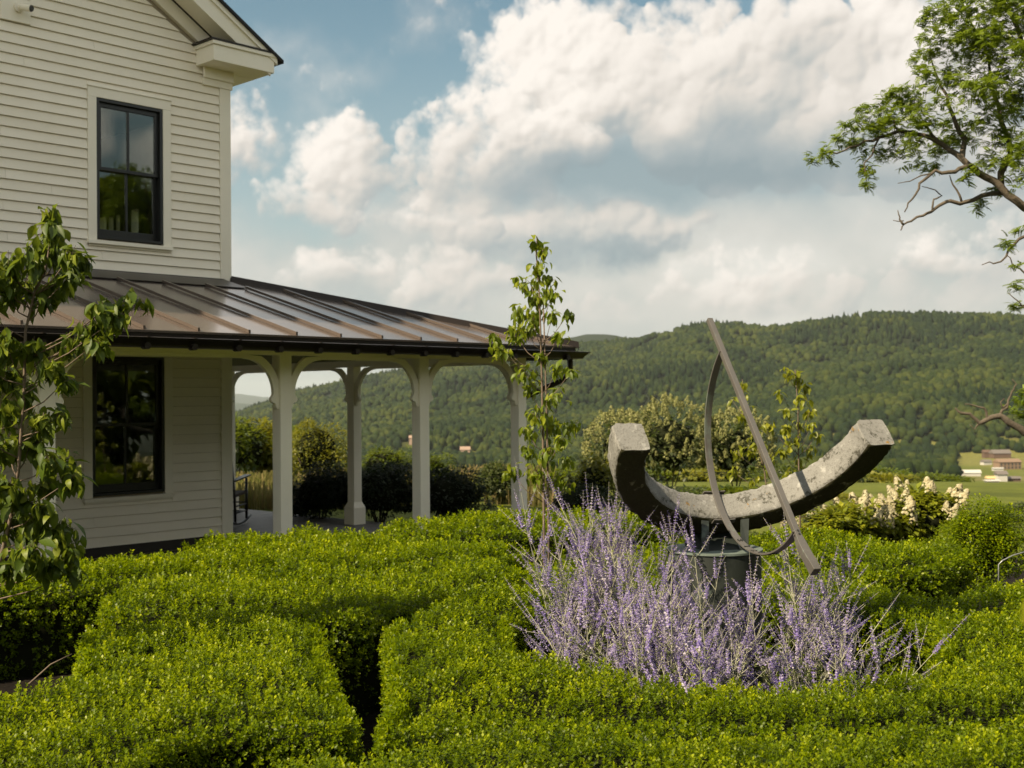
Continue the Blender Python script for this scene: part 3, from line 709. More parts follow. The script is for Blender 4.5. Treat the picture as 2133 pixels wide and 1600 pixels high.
# windows
def window(w):
    x0, x1, z0, z1 = w
    mb = MB()
    mb.box(x0 - CAS, x0, W - .004, W + .0445, z0 - .02, z1 + .0); mb.box(x1, x1 + CAS, W - .004, W + .0445, z0 - .02, z1 + .0)
    mb.box(x0 - CAS, x1 + CAS, W - .004, W + .0445, z1 + .001, z1 + .108)
    wo = hp(mb, 'window', M_trim, bevel=.002)
    mb = MB(); mb.box(x0 - CAS - .012, x1 + CAS + .004, W - .035, W + .04, z0 - .062, z0 - .021); mb.box(x0 - CAS + .01, x1 + CAS - .01, W - .002, W + .04, z0 - .085, z0 - .063); mb.build('sill', M_trim, wo, bevel=.003)
    mb = MB(); mb.box(x0 - CAS - .006, x1 + CAS + .006, W - .016, W + .02, z1 + .109, z1 + .118); mb.build('drip_cap', M_trim, wo)
    f = .035
    mb = MB()                                                           # black outer frame
    mb.box(x0 + .001, x0 + f, W + .004, W + .15, z0, z1); mb.box(x1 - f, x1 - .001, W + .004, W + .15, z0, z1); mb.box(x0 + f, x1 - f, W + .004, W + .15, z1 - f, z1 - .001); mb.box(x0 + f, x1 - f, W + .004, W + .15, z0 + .001, z0 + f * .8)
    mb.build('frame', M_sash, wo, bevel=.002)
    zm = (z0 + z1) / 2 - .01
    xm = (x0 + x1) / 2
    def sash(za, zb, ya, rail_lo, rail_hi):
        a, b = x0 + f + .001, x1 - f - .001; s = .042
        mb = MB(); mb.box(a, a + s, ya, ya + .035, za, zb); mb.box(b - s, b, ya, ya + .035, za, zb)
        mb.box(a + s, b - s, ya, ya + .035, za, za + rail_lo); mb.box(a + s, b - s, ya, ya + .035, zb - rail_hi, zb)
        mb.build('sash', M_sash, wo, bevel=.002)
        mb = MB(); mb.box(xm - .012, xm + .012, ya + .004, ya + .03, za + rail_lo, zb - rail_hi); mb.build('muntin', M_sash, wo)
        for p, q in ((a + s, xm - .012), (xm + .012, b - s)):
            mb = MB(); mb.box(p + .0005, q - .0005, ya + .015, ya + .019, za + rail_lo + .0005, zb - rail_hi - .0005); mb.build('pane', M_glass, wo)
    sash(zm + .001, z1 - f - .001, W + .045, .035, .05)
    sash(z0 + f * .8 + .001, zm + .036, W + .085, .085, .035)
for w in WIN: window(w)
# eave return, rake boards, soffit and main roof
YE = 11.65
mb = MB(); mb.box(7.60, 8.423, YE, W + .044, 5.622, 5.80); hp(mb, 'cornice_return', M_trim, bevel=.004)
mb = MB(); mb.box(8.053, 8.423, W + .045, 22.3, 5.622, 5.80); hp(mb, 'eave_box', M_trim)
mb = MB(); mb.box(7.578, 8.445, YE - .022, W + .043, 5.801, 5.845); mb.box(8.053, 8.445, W + .044, 22.32, 5.801, 5.845); hp(mb, 'cornice_moulding', M_trim, bevel=.006)
mb = MB(); mb.box(7.55, 8.43, YE - .03, W + .042, 5.846, 5.866); hp(mb, 'return_flashing', M_gutter)
mb = MB(); mb.box(7.68, XC + .022, W - .035, W - .001, 5.50, 5.621); mb.box(XC + .003, XC + .022, W - .0, 22.2, 5.5, 5.621); hp(mb, 'frieze_board', M_trim, bevel=.004)
mb = MB(); mb.box(7.675, XC + .02, W - .012, W + .044, 5.421, 5.499); hp(mb, 'frieze_board', M_trim)
def slope_prism(mb, xa, xb, dz_lo, dz_hi, y0, y1):
    """bar running up the right hand rake line between X=xa (low) and X=xb (high), between two offsets under the roof line"""
    mb.hexa([(xa, y0, rake_z(xa) + dz_lo), (xb, y0, rake_z(xb) + dz_lo), (xb, y1, rake_z(xb) + dz_lo), (xa, y1, rake_z(xa) + dz_lo),
             (xa, y0, rake_z(xa) + dz_hi), (xb, y0, rake_z(xb) + dz_hi), (xb, y1, rake_z(xb) + dz_hi), (xa, y1, rake_z(xa) + dz_hi)])
mb = MB(); slope_prism(mb, 8.38, PK, -.275, -.085, YE + .012, YE + .04); hp(mb, 'rake_board', M_trim)
mb = MB(); slope_prism(mb, 8.46, PK, -.084, -.020, YE - .012, YE + .04); hp(mb, 'rake_moulding', M_trim)
mb = MB(); slope_prism(mb, 8.08, PK, -.26, -.235, YE + .041, W + .044); hp(mb, 'soffit', M_trim)
mb = MB(); slope_prism(mb, 7.93, PK, -.44, -.261, W - .014, W + .044); hp(mb, 'rake_frieze', M_trim)
mb = MB(); slope_prism(mb, 7.98, PK, -.262, -.2605 + .02, W - .05, W - .015); hp(mb, 'soffit_shadow_strip', M_gutter)  # dark strip laid in as the shadow line under the soffit
mb = MB(); slope_prism(mb, 8.53, PK, -.019, .02, YE - .04, 22.35); hp(mb, 'roof', M_shingle)
mb = MB()
mb.hexa([(2 * PK - 8.53, YE - .04, rake_z(8.53) - .019), (PK - .001, YE - .04, PKZ - .019), (PK - .001, 22.35, PKZ - .019), (2 * PK - 8.53, 22.35, rake_z(8.53) - .019), (2 * PK - 8.53, YE - .04, rake_z(8.53) + .02), (PK - .001, YE - .04, PKZ + .02), (PK - .001, 22.35, PKZ + .02), (2 * PK - 8.53, 22.35, rake_z(8.53) + .02)])
hp(mb, 'roof', M_shingle)
mb = MB(); mb.tube([(8.36, 11.9, 5.90), (8.40, 11.9, 5.985)], .018, 6); mb.tube([(8.37, 11.85, 5.985), (8.46, 11.98, 5.985)], .014, 6); hp(mb, 'snow_guard', mat('galvanised clip', (.6, .5, .45), .3, metal=.8))
# security camera on its mounting block
mb = MB(); mb.box(mount[0], mount[1], W - .012, W + .0445, mount[2], mount[3]); blk = hp(mb, 'mounting_block', M_trim, bevel=.004)
mb = MB(); c0 = np.array([5.515, W - .013, 5.80]); mb.tube([c0, c0 + (0.0, -.03, 0)], .05, 16); mb.build('camera_base', M_trim, blk, smooth=True, auto=40)
mb = MB(); d_ = np.array([.10, -.18, -.045]); d_ = d_ / np.linalg.norm(d_); a_ = c0 + (0, -.045, 0)
mb.tube([a_ - d_ * .01, a_ + d_ * .01, a_ + d_ * .13], [.02, .036, .036], 20); mb.build('camera_body', M_trim, blk, smooth=True, auto=40)
mb = MB(); mb.tube([a_ + d_ * .1301, a_ + d_ * .139], [.034, .030], 20); mb.build('camera_lens', M_sash, blk, smooth=True, auto=40)
# ---------------- porch
YG, XG, ZG = 9.135, 10.917, 2.384                                       # drip edge of the porch roof and its corner
SL = .28; PX0 = -12.0
def pz(d): return ZG + SL * d
mb = MB(); n = 0
T = .02
mb.hexa([(PX0, YG, ZG - T), (XG, YG, ZG - T), (XC, W + .04, pz(W - YG) - T), (PX0, W + .04, pz(W - YG) - T), (PX0, YG, ZG), (XG, YG, ZG), (XC, W + .04, pz(W - YG)), (PX0, W + .04, pz(W - YG))])
front = hp(mb, 'porch_roof', M_roof)
mb = MB(); mb.hexa([(XG, YG, ZG - T), (XG, 19, ZG - T), (XC - .0, 19, pz(W - YG) - T), (XC, W + .04, pz(W - YG) - T), (XG, YG, ZG), (XG, 19, ZG), (XC, 19, pz(W - YG)), (XC, W + .04, pz(W - YG))])
side = hp(mb, 'porch_roof', M_roof)
SX = [6.857 + .5255 * k for k in range(-9, 8)]
for X in SX:
    top = min(11.5, 11.5 if X < XC else YG + (XG - X))
    if top - YG < .05: continue
    mb = MB(); w_ = .011; h_ = .032
    za = pz(.02); zb = pz(top - YG)
    mb.hexa([(X - w_, YG + .02, za + .001), (X + w_, YG + .02, za + .001), (X + w_, top, zb + .001), (X - w_, top, zb + .001), (X - w_, YG + .02, za + h_), (X + w_, YG + .02, za + h_), (X + w_, top, zb + h_), (X - w_, top, zb + h_)])
    mb.build('seam', M_roof, front)
for Y in [YG + .45 + .5255 * k for k in range(17)]:
    X1 = max(XC + .5, XG - (Y - YG)); w_ = .011; h_ = .032
    mb = MB(); mb.hexa([(XG - .02, Y - w_, pz(.02) + .001), (XG - .02, Y + w_, pz(.02) + .001), (X1, Y + w_, pz(XG - X1) + .001), (X1, Y - w_, pz(XG - X1) + .001), (XG - .02, Y - w_, pz(.02) + h_), (XG - .02, Y + w_, pz(.02) + h_), (X1, Y + w_, pz(XG - X1) + h_), (X1, Y - w_, pz(XG - X1) + h_)])
    mb.build('seam', M_roof, side)
# hip cap, wall flashing
mb = MB(); a_ = np.array([XG + .01, YG - .01, ZG + .012]); b_ = np.array([XC, W + .02, pz(W - YG) + .012]); s_ = np.array([.707, .707, 0]) * .05; u_ = np.array([0, 0, .045]); d2 = np.array([0, 0, -.03])
mb.hexa([a_ - s_ + d2, a_ + s_ + d2, b_ + s_ + d2, b_ - s_ + d2, a_ - s_ * .25 + u_, a_ + s_ * .25 + u_, b_ + s_ * .25 + u_, b_ - s_ * .25 + u_])
hp(mb, 'hip_cap', M_gutter)
mb = MB(); mb.hexa([(PX0, 11.52, pz(11.52 - YG) + .001), (XC - .1, 11.52, pz(11.52 - YG) + .001), (XC - .1, W + .02, pz(W - YG) + .001), (PX0, W + .02, pz(W - YG) + .001), (PX0, 11.52, pz(11.52 - YG) + .008), (XC - .1, 11.52, pz(11.52 - YG) + .008), (XC - .1, W + .02, pz(W - YG) + .012), (PX0, W + .02, pz(W - YG) + .012)])
mb.box(PX0, XC - .1, W + .0, W + .0235, pz(W - YG) + .0125, 3.1895); hp(mb, 'flashing', M_gutter)
# fascia, gutter with hangers, end profile
mb = MB(); mb.box(PX0, XG - .02, YG + .012, YG + .03, 2.245, ZG - .022); mb.box(XG - .035, XG - .017, YG + .031, 19, 2.245, ZG - .022); hp(mb, 'fascia', M_gutter)
prof = [(0, 2.316), (.012, 2.322), (.02, 2.316), (.02, 2.300), (.035, 2.285), (.058, 2.262), (.066, 2.246), (.066, 2.238), (.11, 2.234), (.112, 2.243), (.075, 2.246), (.070, 2.258), (.045, 2.288), (.012, 2.305)]
def gut(mb):
    # swept along the front then round the corner along the side
    k = len(prof); n0 = len(mb.v)
    for u, v in prof: mb.v.append((PX0, 9.02 + u, v))
    for u, v in prof: mb.v.append((11.03 - u, 9.02 + u, v))
    for u, v in prof: mb.v.append((11.03 - u, 19.0, v))
    for s0 in (0, k):
        for i in range(k):
            j = (i + 1) % k; mb.f.append((n0 + s0 + i, n0 + s0 + k + i, n0 + s0 + k + j, n0 + s0 + j))
mb = MB(); gut(mb); g_ = hp(mb, 'gutter', M_gutter)
X = 1.2
while X < 10.9:
    mb = MB(); mb.tube([(X, 9.045, 2.247), (X, 9.12, 2.247)], .030, 10); mb.box(X - .012, X + .012, 9.022, 9.13, 2.3225, 2.327); mb.build('gutter_hanger', M_gutter, g_); X += .45
# ceiling and beams
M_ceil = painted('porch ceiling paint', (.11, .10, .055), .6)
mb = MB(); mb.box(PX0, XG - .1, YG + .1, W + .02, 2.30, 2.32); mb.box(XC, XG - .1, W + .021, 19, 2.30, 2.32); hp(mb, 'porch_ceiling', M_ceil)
ZB, ZF = 2.218, 2.182
YP, PW = 9.565, .136
mb = MB(); mb.box(PX0, 10.487, YP + .004, YP + PW - .004, ZB, 2.299); hp(mb, 'porch_beam', M_trim)
mb = MB(); mb.box(10.355, 10.483, YP + PW - .003, 19, ZB, 2.299); hp(mb, 'porch_beam', M_trim)
mb = MB(); mb.box(PX0, XC, YG + .13, YP + .002, 2.262, 2.299); hp(mb, 'soffit', M_trim)
# floor
deck = MB(); deck.box(PX0, 10.75, 9.30, W + .03, .0, .088); deck.box(XC, 10.75, W + .031, 19, .0, .088); dk = hp(deck, 'porch_floor', M_dark)
Yb = 9.28
k = 0
while Yb < 18.9:                                                       # floorboards, run parallel to the front
    y1 = Yb + .118; x0 = 1.5 if Yb < W - .1 else XC + .003
    mb = MB(); mb.box(x0, 10.78, Yb, y1, .0881, .1 + rnd.uniform(-.001, .001)); mb.build('floorboard', M_deck, dk); Yb += .122
# posts
bracket_out = []
def bracket_poly():
    zc = ZF - .335; r = .33; w_ = .075; P = []
    s0 = .058
    for k in range(13): a = math.pi - k * math.pi / 24; P.append((s0 + r + r * math.cos(a), zc + r * math.sin(a)))
    P.append((s0 + r, ZB - .001))
    R2 = r + w_
    c = (s0 + r, zc)
    outer = []
    for k in range(20):
        a = math.pi / 2 + k * math.pi / 38; q = (c[0] + R2 * math.cos(a), c[1] + R2 * math.sin(a))
        if q[0] > .0005 and q[1] < ZB - .002: outer.append(q)
    P += outer
    a = math.acos((c[0] - .0005) / R2); P.append((.0005, c[1] + R2 * math.sin(a)))
    zb = 1.698
    P += [(.0005, zb), (.012, zb - .002), (.024, zb + .006), (.030, zb + .022), (.036, zb + .046), (.046, zb + .056), (.060, zb + .058), (.078, zb + .066), (.086, zb + .084), (.084, zb + .104), (.072, zb + .120), (.062, zb + .134)]
    return P
BP = bracket_poly()
def post(x, y, front_row=True, dirs=()):
    """square post with a plinth; scroll brackets spring from it along the given directions"""
    mb = MB(); mb.box(x, x + PW, y, y + PW, .36, ZB + .0 if not front_row else 2.256)
    p = hp(mb, 'porch_post', M_trim, bevel=.006)
    mb = MB(); e = .034; mb.box(x - e, x + PW + e, y - e, y + PW + e, .1005, .325)
    c = .02; mb.hexa([(x - e, y - e, .325), (x + PW + e, y - e, .325), (x + PW + e, y + PW + e, .325), (x - e, y + PW + e, .325), (x - .002, y - .002, .40), (x + PW + .002, y - .002, .40), (x + PW + .002, y + PW + .002, .40), (x - .002, y + PW + .002, .40)])
    mb.build('post_base', M_trim, p, bevel=.003)
    mb = MB(); mb.box(x + .012, x + PW - .012, y - .012, y + PW + .012, ZB - .07, ZB - .001); mb.build('post_cap', M_trim, p) if False else None
    th = .022
    for d in dirs:
        mb = MB()
        if d == '+x': fn = lambda u, v, w: (x + PW + u, y + w, v)
        elif d == '-x': fn = lambda u, v, w: (x - u, y + w, v)
        elif d == '+y': fn = lambda u, v, w: (x + w, y + PW + u, v)
        else: fn = lambda u, v, w: (x + w, y - u, v)
        mb.prism(BP, fn, PW / 2 - th - .02, PW / 2 + th - .02); mb.build('bracket', M_trim, p, bevel=.002)
FX = [-6.0, -3.2, -.4, 2.0, 4.565, 6.963, 8.787]
for X in FX: post(X, YP, True, ('+x', '-x'))
post(10.351, YP, True, ('-x', '+y'))
SY = [12.586, 15.554, 18.5]
for Y in SY: post(10.351, Y, False, ('+y', '-y'))
xs = FX + [10.351]; s0 = .058 + .33
for a, b in zip(xs, xs[1:]):
    mb = MB(); mb.box(a + PW + s0, b - s0, YP + PW / 2 - .042, YP + PW / 2 + .002, ZF, ZB - .0005); hp(mb, 'arch_band', M_trim)
ysl = [YP] + SY
for a, b in zip(ysl, ysl[1:]):
    mb = MB(); mb.box(10.351 + PW / 2 - .042, 10.351 + PW / 2 + .002, a + PW + s0, b - s0, ZF, ZB - .0005); hp(mb, 'arch_band', M_trim)
# downspout
mb = MB(); P0 = [(10.975, 9.30, 2.24), (10.975, 9.30, 2.10), (10.93, 9.36, 2.00), (10.58, 9.66, 1.80), (10.535, 9.70, 1.72), (10.535, 9.70, .12)]
mb.tube(P0, .036, 8); hp(mb, 'downspout', M_gutter, smooth=True, auto=40)

# ------------------------------------------------------------------ rocking chair on the side porch
M_blackwood = mat('black painted wood', (.014, .012, .011), .35)
M_seat = mat('dark woven rush seat', (.05, .03, .015), .8)
def rocking_chair():
    o = np.array([9.19, 13.98, .1]); t = thing('rocking_chair', tuple(o), 'black wooden rocking chair standing on the side porch behind the house corner', 'chair')
    ang = math.radians(38); fx = np.array([math.cos(ang), math.sin(ang), 0]); sx = np.array([-fx[1], fx[0], 0]); up = np.array([0, 0, 1.0])
    P = lambda f, s, z: o + fx * f + sx * s + up * z
    for s in (-.27, .27):
        pts = [P(f, s, .03 + .20 * ((f + .03) / .62) ** 2 * .62) for f in np.linspace(-.60, .42, 14)]
        MB().tube(pts, .019, 8).build('rocker', M_blackwood, t, smooth=True)
        MB().tube([P(.26, s, .05), P(.26, s, .30), P(.26, s, .62)], [.017, .021, .017], 8).build('leg', M_blackwood, t, smooth=True)
        MB().tube([P(-.22, s, .04), P(-.25, s, .40), P(-.36, s * .93, 1.08)], [.018, .019, .014], 8).build('back_post', M_blackwood, t, smooth=True)
        mb = MB(); w = .045
        A = [P(-.29, s - w * .6, .60), P(.02, s - w, .625), P(.34, s - w, .645)]; B = [P(-.29, s + w * .6, .60), P(.02, s + w, .625), P(.34, s + w, .645)]
        for i in (0, 1): mb.hexa([A[i], A[i + 1], B[i + 1], B[i], A[i] + up * .02, A[i + 1] + up * .02, B[i + 1] + up * .02, B[i] + up * .02])
        mb.build('armrest', M_blackwood, t)
        for z in (.18, .27): MB().tube([P(-.23, s, z), P(.26, s, z)], .010, 6).build('stretcher', M_blackwood, t, smooth=True)
    mb = MB(); mb.hexa([P(-.24, -.26, .38), P(.27, -.28, .41), P(.27, .28, .41), P(-.24, .26, .38), P(-.24, -.26, .42), P(.27, -.28, .45), P(.27, .28, .45), P(-.24, .26, .42)]); mb.build('seat', M_seat, t, bevel=.01)
    for z in (.17, .29): MB().tube([P(.26, -.27, z), P(.26, .27, z)], .010, 6).build('stretcher', M_blackwood, t, smooth=True)
    for k in range(4):
        z = .55 + k * .14; f = -.25 - .11 * (z - .4) / .68
        mb = MB(); mb.hexa([P(f, -.25, z), P(f, .25, z), P(f - .015, .25, z), P(f - .015, -.25, z), P(f - .012, -.25, z + .07), P(f - .012, .25, z + .07), P(f - .027, .25, z + .07), P(f - .027, -.25, z + .07)]); mb.build('back_slat', M_blackwood, t)
rocking_chair()

# ------------------------------------------------------------------ equatorial sundial
def _stone(nt, b, dark=False):
    p = objco(nt)
    n1 = nt.noise(p, 5, 6, .65); n2 = nt.noise(p, 60, 5, .7); n3 = nt.noise(p, 14, 4, .6); n4 = nt.noise(p, 170, 2, .5)
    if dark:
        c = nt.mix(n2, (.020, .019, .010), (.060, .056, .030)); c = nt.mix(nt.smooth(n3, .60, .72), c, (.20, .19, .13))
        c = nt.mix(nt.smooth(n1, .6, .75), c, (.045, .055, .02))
    else:
        c = nt.mix(n1, (.15, .148, .138), (.24, .235, .218)); c = nt.mix(nt.smooth(n2, .52, .72, 0, .8), c, (.085, .08, .068))
        c = nt.mix(nt.smooth(n3, .58, .70, 0, .75), c, (.33, .325, .305))
        lich = nt.math('MULTIPLY', nt.smooth(n3, .36, .48, 1, 0), nt.smooth(n2, .40, .56))
        c = nt.mix(nt.math('MULTIPLY', lich, .85), c, (.040, .038, .028))
        c = nt.mix(nt.math('MULTIPLY', nt.smooth(nt.noise(p, 9.5, 4, .6), .66, .70), nt.smooth(n2, .42, .52)), c, (.22, .13, .035))
        c = nt.mix(nt.smooth(n4, .60, .70, 0, .7), c, (.10, .095, .08))
    nt.l.new(c, b.inputs['Base Color']); bump(nt, b, nt.math('ADD', n2, nt.math('MULTIPLY', n3, .7)), .8, .006)
M_stone = mat('lichened granite', (.4, .38, .33), .95, spec=.15, fn=lambda nt, b: _stone(nt, b))
M_stone_dark = mat('granite with painted shade and lichen', (.05, .05, .03), .95, spec=.1, fn=lambda nt, b: _stone(nt, b, True))  # arc's unlit lower face: shade painted into the colour, along with dark lichen
def _bz(nt, b):
    p = objco(nt); n = nt.noise(p, 9, 6, .65); g = nt.noise(nt.vmath('MULTIPLY', p, (1, 1, .25)), 16, 5, .7)
    c = nt.mix(n, (.095, .087, .079), (.145, .135, .122)); c = nt.mix(nt.smooth(g, .56, .70, 0, .8), c, (.16, .19, .165))
    nt.l.new(c, b.inputs['Base Color']); nt.l.new(nt.lin(n, 0, 1, .35, .6), b.inputs['Roughness'])
M_bronze = mat('weathered bronze', (.2, .17, .14), .45, metal=.35, fn=_bz)
def _pat(nt, b):
    p = objco(nt); g = nt.noise(nt.vmath('MULTIPLY', p, (9, 9, 1.1)), 2.4, 6, .65); n = nt.noise(p, 7, 5, .6)
    c = nt.mix(g, (.004, .006, .004), (.018, .025, .019)); c = nt.mix(nt.smooth(n, .58, .72, 0, .7), c, (.08, .105, .085))
    nt.l.new(c, b.inputs['Base Color'])
M_patina = mat('green bronze patina', (.05, .07, .055), .65, metal=.0, fn=_pat)
M_patina_top = mat('pale verdigris top', (.30, .37, .32), .65, fn=lambda nt, b: nt.l.new(nt.mix(nt.noise(objco(nt), 8, 5, .65), (.06, .085, .07), (.15, .18, .155)), b.inputs['Base Color']))
M_mark = mat('dark engraved bronze', (.01, .01, .008), .6)
DC = np.array([5.219, 3.207, 1.585])
DN = np.array([.523, .852, 0]); DN = DN / np.linalg.norm(DN); DE = np.array([DN[1], -DN[0], 0])
lat = math.radians(48.5)
Dn = DN * math.cos(lat) + np.array([0, 0, math.sin(lat)]); Dd = DN * math.sin(lat) - np.array([0, 0, math.cos(lat)])
RI, RT, RW, SO, RM = .589, .158, .168, .008, .5825
dial = thing('sundial', (5.40, 3.60, 0), 'stone and bronze equatorial sundial on a round patinated pedestal among purple sage', 'sundial')
def rp(ang, rad, off): a = math.radians(ang); return DC + Dn * (off + SO) + rad * (Dd * math.cos(a) + DE * math.sin(a))
# half ring of granite, built ring by ring with chipped arrises
NA = 110; nu, nv = 7, 7
loop = [(u / nu, 0) for u in range(nu)] + [(1, v / nv) for v in range(nv)] + [(1 - u / nu, 1) for u in range(nu)] + [(0, 1 - v / nv) for v in range(nv)]   # (radial, along axis)
V = []; r_ = np.random.RandomState(3); k = len(loop)
for i in range(NA + 1):
    a = -90.5 + 181 * i / NA
    for j, (u, v) in enumerate(loop):
        rad = RI + RT * u; off = -RW / 2 + RW * v
        corner = (u in (0, 1)) and (v in (0, 1))
        nz = (vnoise(np.array([i * .55 + 5]), np.array([j * 1.1]), _L1)[0] - .5) * .006 + (vnoise(np.array([i * 1.9]), np.array([j * 2.3]), _L2)[0] - .5) * .0035
        sh = nz + (-.0035 * (1 + r_.rand()) if corner else 0)
        if corner and a < -40 and u == 1: sh -= .007 * r_.rand()
        cu, cv = u - .5, v - .5; m = max(abs(cu), abs(cv), 1e-6)
        V.append(rp(a, rad + sh * cu / m, off + sh * cv / m))
V = np.array(V); F = []; Fd = []
for i in range(NA):
    for j in range(k):
        q = (i * k + j, i * k + (j + 1) % k, (i + 1) * k + (j + 1) % k, (i + 1) * k + j)
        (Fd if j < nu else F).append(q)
caps = [[(1 + 0) for _ in ()]]
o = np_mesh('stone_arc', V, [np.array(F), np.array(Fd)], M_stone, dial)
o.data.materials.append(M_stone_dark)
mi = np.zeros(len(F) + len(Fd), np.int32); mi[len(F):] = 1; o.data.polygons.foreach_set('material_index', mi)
bm = bmesh.new(); bm.from_mesh(o.data); bm.verts.ensure_lookup_table()
for i in (0, NA):
    ce = bm.verts.new(Vector(np.mean([V[i * k + j] for j in range(k)], 0) - ORG[dial]))
    bm.verts.ensure_lookup_table(); ring = [bm.verts[i * k + j] for j in range(k)]
    ins = [bm.verts.new(ce.co.lerp(q.co, .55) + Vector((0, 0, .0))) for q in ring]
    for j in range(k):
        j2 = (j + 1) % k; bm.faces.new((ring[j], ring[j2], ins[j2], ins[j])); bm.faces.new((ins[j], ins[j2], ce))
bmesh.ops.recalc_face_normals(bm, faces=bm.faces); bm.to_mesh(o.data); bm.free()
# gnomon bar
def bar(name, pts, wE, wd, m, parent=dial):
    mb = MB(); n = len(pts)
    for p, a, b in zip(pts, wE, wd): mb.v += [tuple(p + DE * a + Dd * b), tuple(p - DE * a + Dd * b), tuple(p - DE * a - Dd * b), tuple(p + DE * a - Dd * b)]
    for i in range(n - 1):
        for j in range(4): mb.f.append((4 * i + j, 4 * i + (j + 1) % 4, 4 * i + 4 + (j + 1) % 4, 4 * i + 4 + j))
    mb.f.append((3, 2, 1, 0)); mb.f.append(tuple(4 * (n - 1) + j for j in range(4)))
    return mb.build(name, m, parent, bevel=.002)
g = []
for s_ in (.824, .60, .3, 0, -.3, -.60): g.append((DC + Dn * s_, .0148, .0135))
g += [(DC + Dn * -.66, .021, .019), (DC + Dn * -.71 + DE * .004, .021, .021), (DC + Dn * -.76 + DE * .014 + Dd * .004, .020, .024), (DC + Dn * -.80 + DE * .022 + Dd * .010, .019, .026)]
gn = bar('gnomon', [q[0] for q in g], [q[1] for q in g], [q[2] for q in g], M_bronze)
for s_, e in ((-.585, .006), (-.604, .014)):
    c = DC + Dn * s_ - DE * .0 + DE * e * .3; q = c - DE * .0 ; f_ = -Dd
    vv = (CAM - c); vv /= np.linalg.norm(vv)
    MB().tube([c - Dd * .0168 - DE * e * .2, c - Dd * .0186 - DE * e * .2], .0048, 10).build('screw_hole', M_mark, gn)
    MB().tube([c - DE * .0193, c - DE * .0212], .0048, 10).build('screw_hole', M_mark, gn)
# meridian band: half circle in the plane of the gnomon
mb = MB(); A = [math.radians(t) for t in np.linspace(-91, 91, 80)]; hw = .019; th = .0045
for a in A:
    rdir = Dd * math.cos(a) - Dn * math.sin(a)
    for rr, e in ((RM - th, -hw), (RM - th, hw), (RM + th, hw), (RM + th, -hw)): mb.v.append(tuple(DC + rdir * rr + DE * e))
for i in range(len(A) - 1):
    for j in range(4): mb.f.append((4 * i + j, 4 * i + (j + 1) % 4, 4 * i + 4 + (j + 1) % 4, 4 * i + 4 + j))
mb.f.append((3, 2, 1, 0)); mb.f.append(tuple(4 * (len(A) - 1) + j for j in range(4)))
band = mb.build('meridian_band', M_bronze, dial, bevel=.0015)
# engraved month numerals along the lower half of the band, on both faces
def glyph(kind):
    if kind == 0: return [[(-.010, -.3), (0, -.45), (.010, -.3), (0, 0), (.012, .3), (0, .45), (-.012, .3)]]
    if kind == 1: return [[(0, -.45), (0, .45)], [(-.006, .45), (.006, .45)], [(-.006, -.45), (.006, -.45)]]
    if kind == 2: return [[(-.008, .35), (.004, .45), (.010, .2), (-.006, -.05), (-.010, -.45), (.012, -.40)]]
    return [[(.010, .45), (-.008, .40), (-.006, .05), (.010, 0), (.008, -.35), (-.010, -.42)]]
for k_, a0 in enumerate((28, 36, 44, 52, 59, 65)):
    for side_ in (1, -1):
        mb = MB()
        for st_ in glyph(k_ % 4):
            pts = []
            for u, v in st_:
                a = math.radians(a0) + u / RM; rdir = Dd * math.cos(a) - Dn * math.sin(a)
                pts.append(DC + rdir * (RM + side_ * (th + .0006)) + DE * v * hw * 1.45)
            mb.tube(pts, .0038, 5)
        mb.build('numeral', M_mark, band)
# straps holding the stone, cradle and pedestal
PC = np.array([5.36, 3.56, 0.0])
for off in (-RW / 2 - .006, RW / 2 + .006):
    mb = MB(); a = [rp(t, RI - .004, off) for t in (-6, -2, 2, 6)]; b_ = [rp(t, RI + .03, off) for t in (-6, -2, 2, 6)]
    for i in range(3): mb.hexa([a[i], a[i + 1], b_[i + 1], b_[i], a[i] + Dn * math.copysign(.006, off), a[i + 1] + Dn * math.copysign(.006, off), b_[i + 1] + Dn * math.copysign(.006, off), b_[i] + Dn * math.copysign(.006, off)])
    mb.build('strap', M_bronze, dial)
mb = MB()
t1 = [rp(a, RI + RT - .01, o_) for a, o_ in ((-9, -RW / 2 + .0), (9, -RW / 2 + .0), (9, RW / 2), (-9, RW / 2))]
b1 = [PC + DE * e + DN * f + np.array([0, 0, .985]) for e, f in ((-.10, -.10), (.10, -.10), (.10, .16), (-.10, .16))]
mb.hexa(b1 + t1); mb.build('cradle', M_patina, dial, bevel=.004)
mb = MB()
for e in (-1, 1):
    q = [rp(9 * e, RI + .01, -RW / 2 - .009), rp(13 * e, RI + .01, -RW / 2 - .009), PC + DE * .13 * e - DN * .12 + (0, 0, .985), PC + DE * .09 * e - DN * .12 + (0, 0, .985)]
    if e < 0: q = q[::-1]
    mb.hexa([p + DN * .0 for p in q] + [p - DN * .012 for p in q])
mb.build('strap', M_patina, dial)
mb = MB(); n = 64
mb.tube([PC + (0, 0, .0), PC + (0, 0, .975)], .243, n); mb.build('pedestal', M_patina, dial, smooth=True, auto=40)
mb = MB(); mb.tube([PC + (0, 0, .9755), PC + (0, 0, .986)], .251, n); mb.build('pedestal_top', M_patina_top, dial, smooth=True, auto=40)

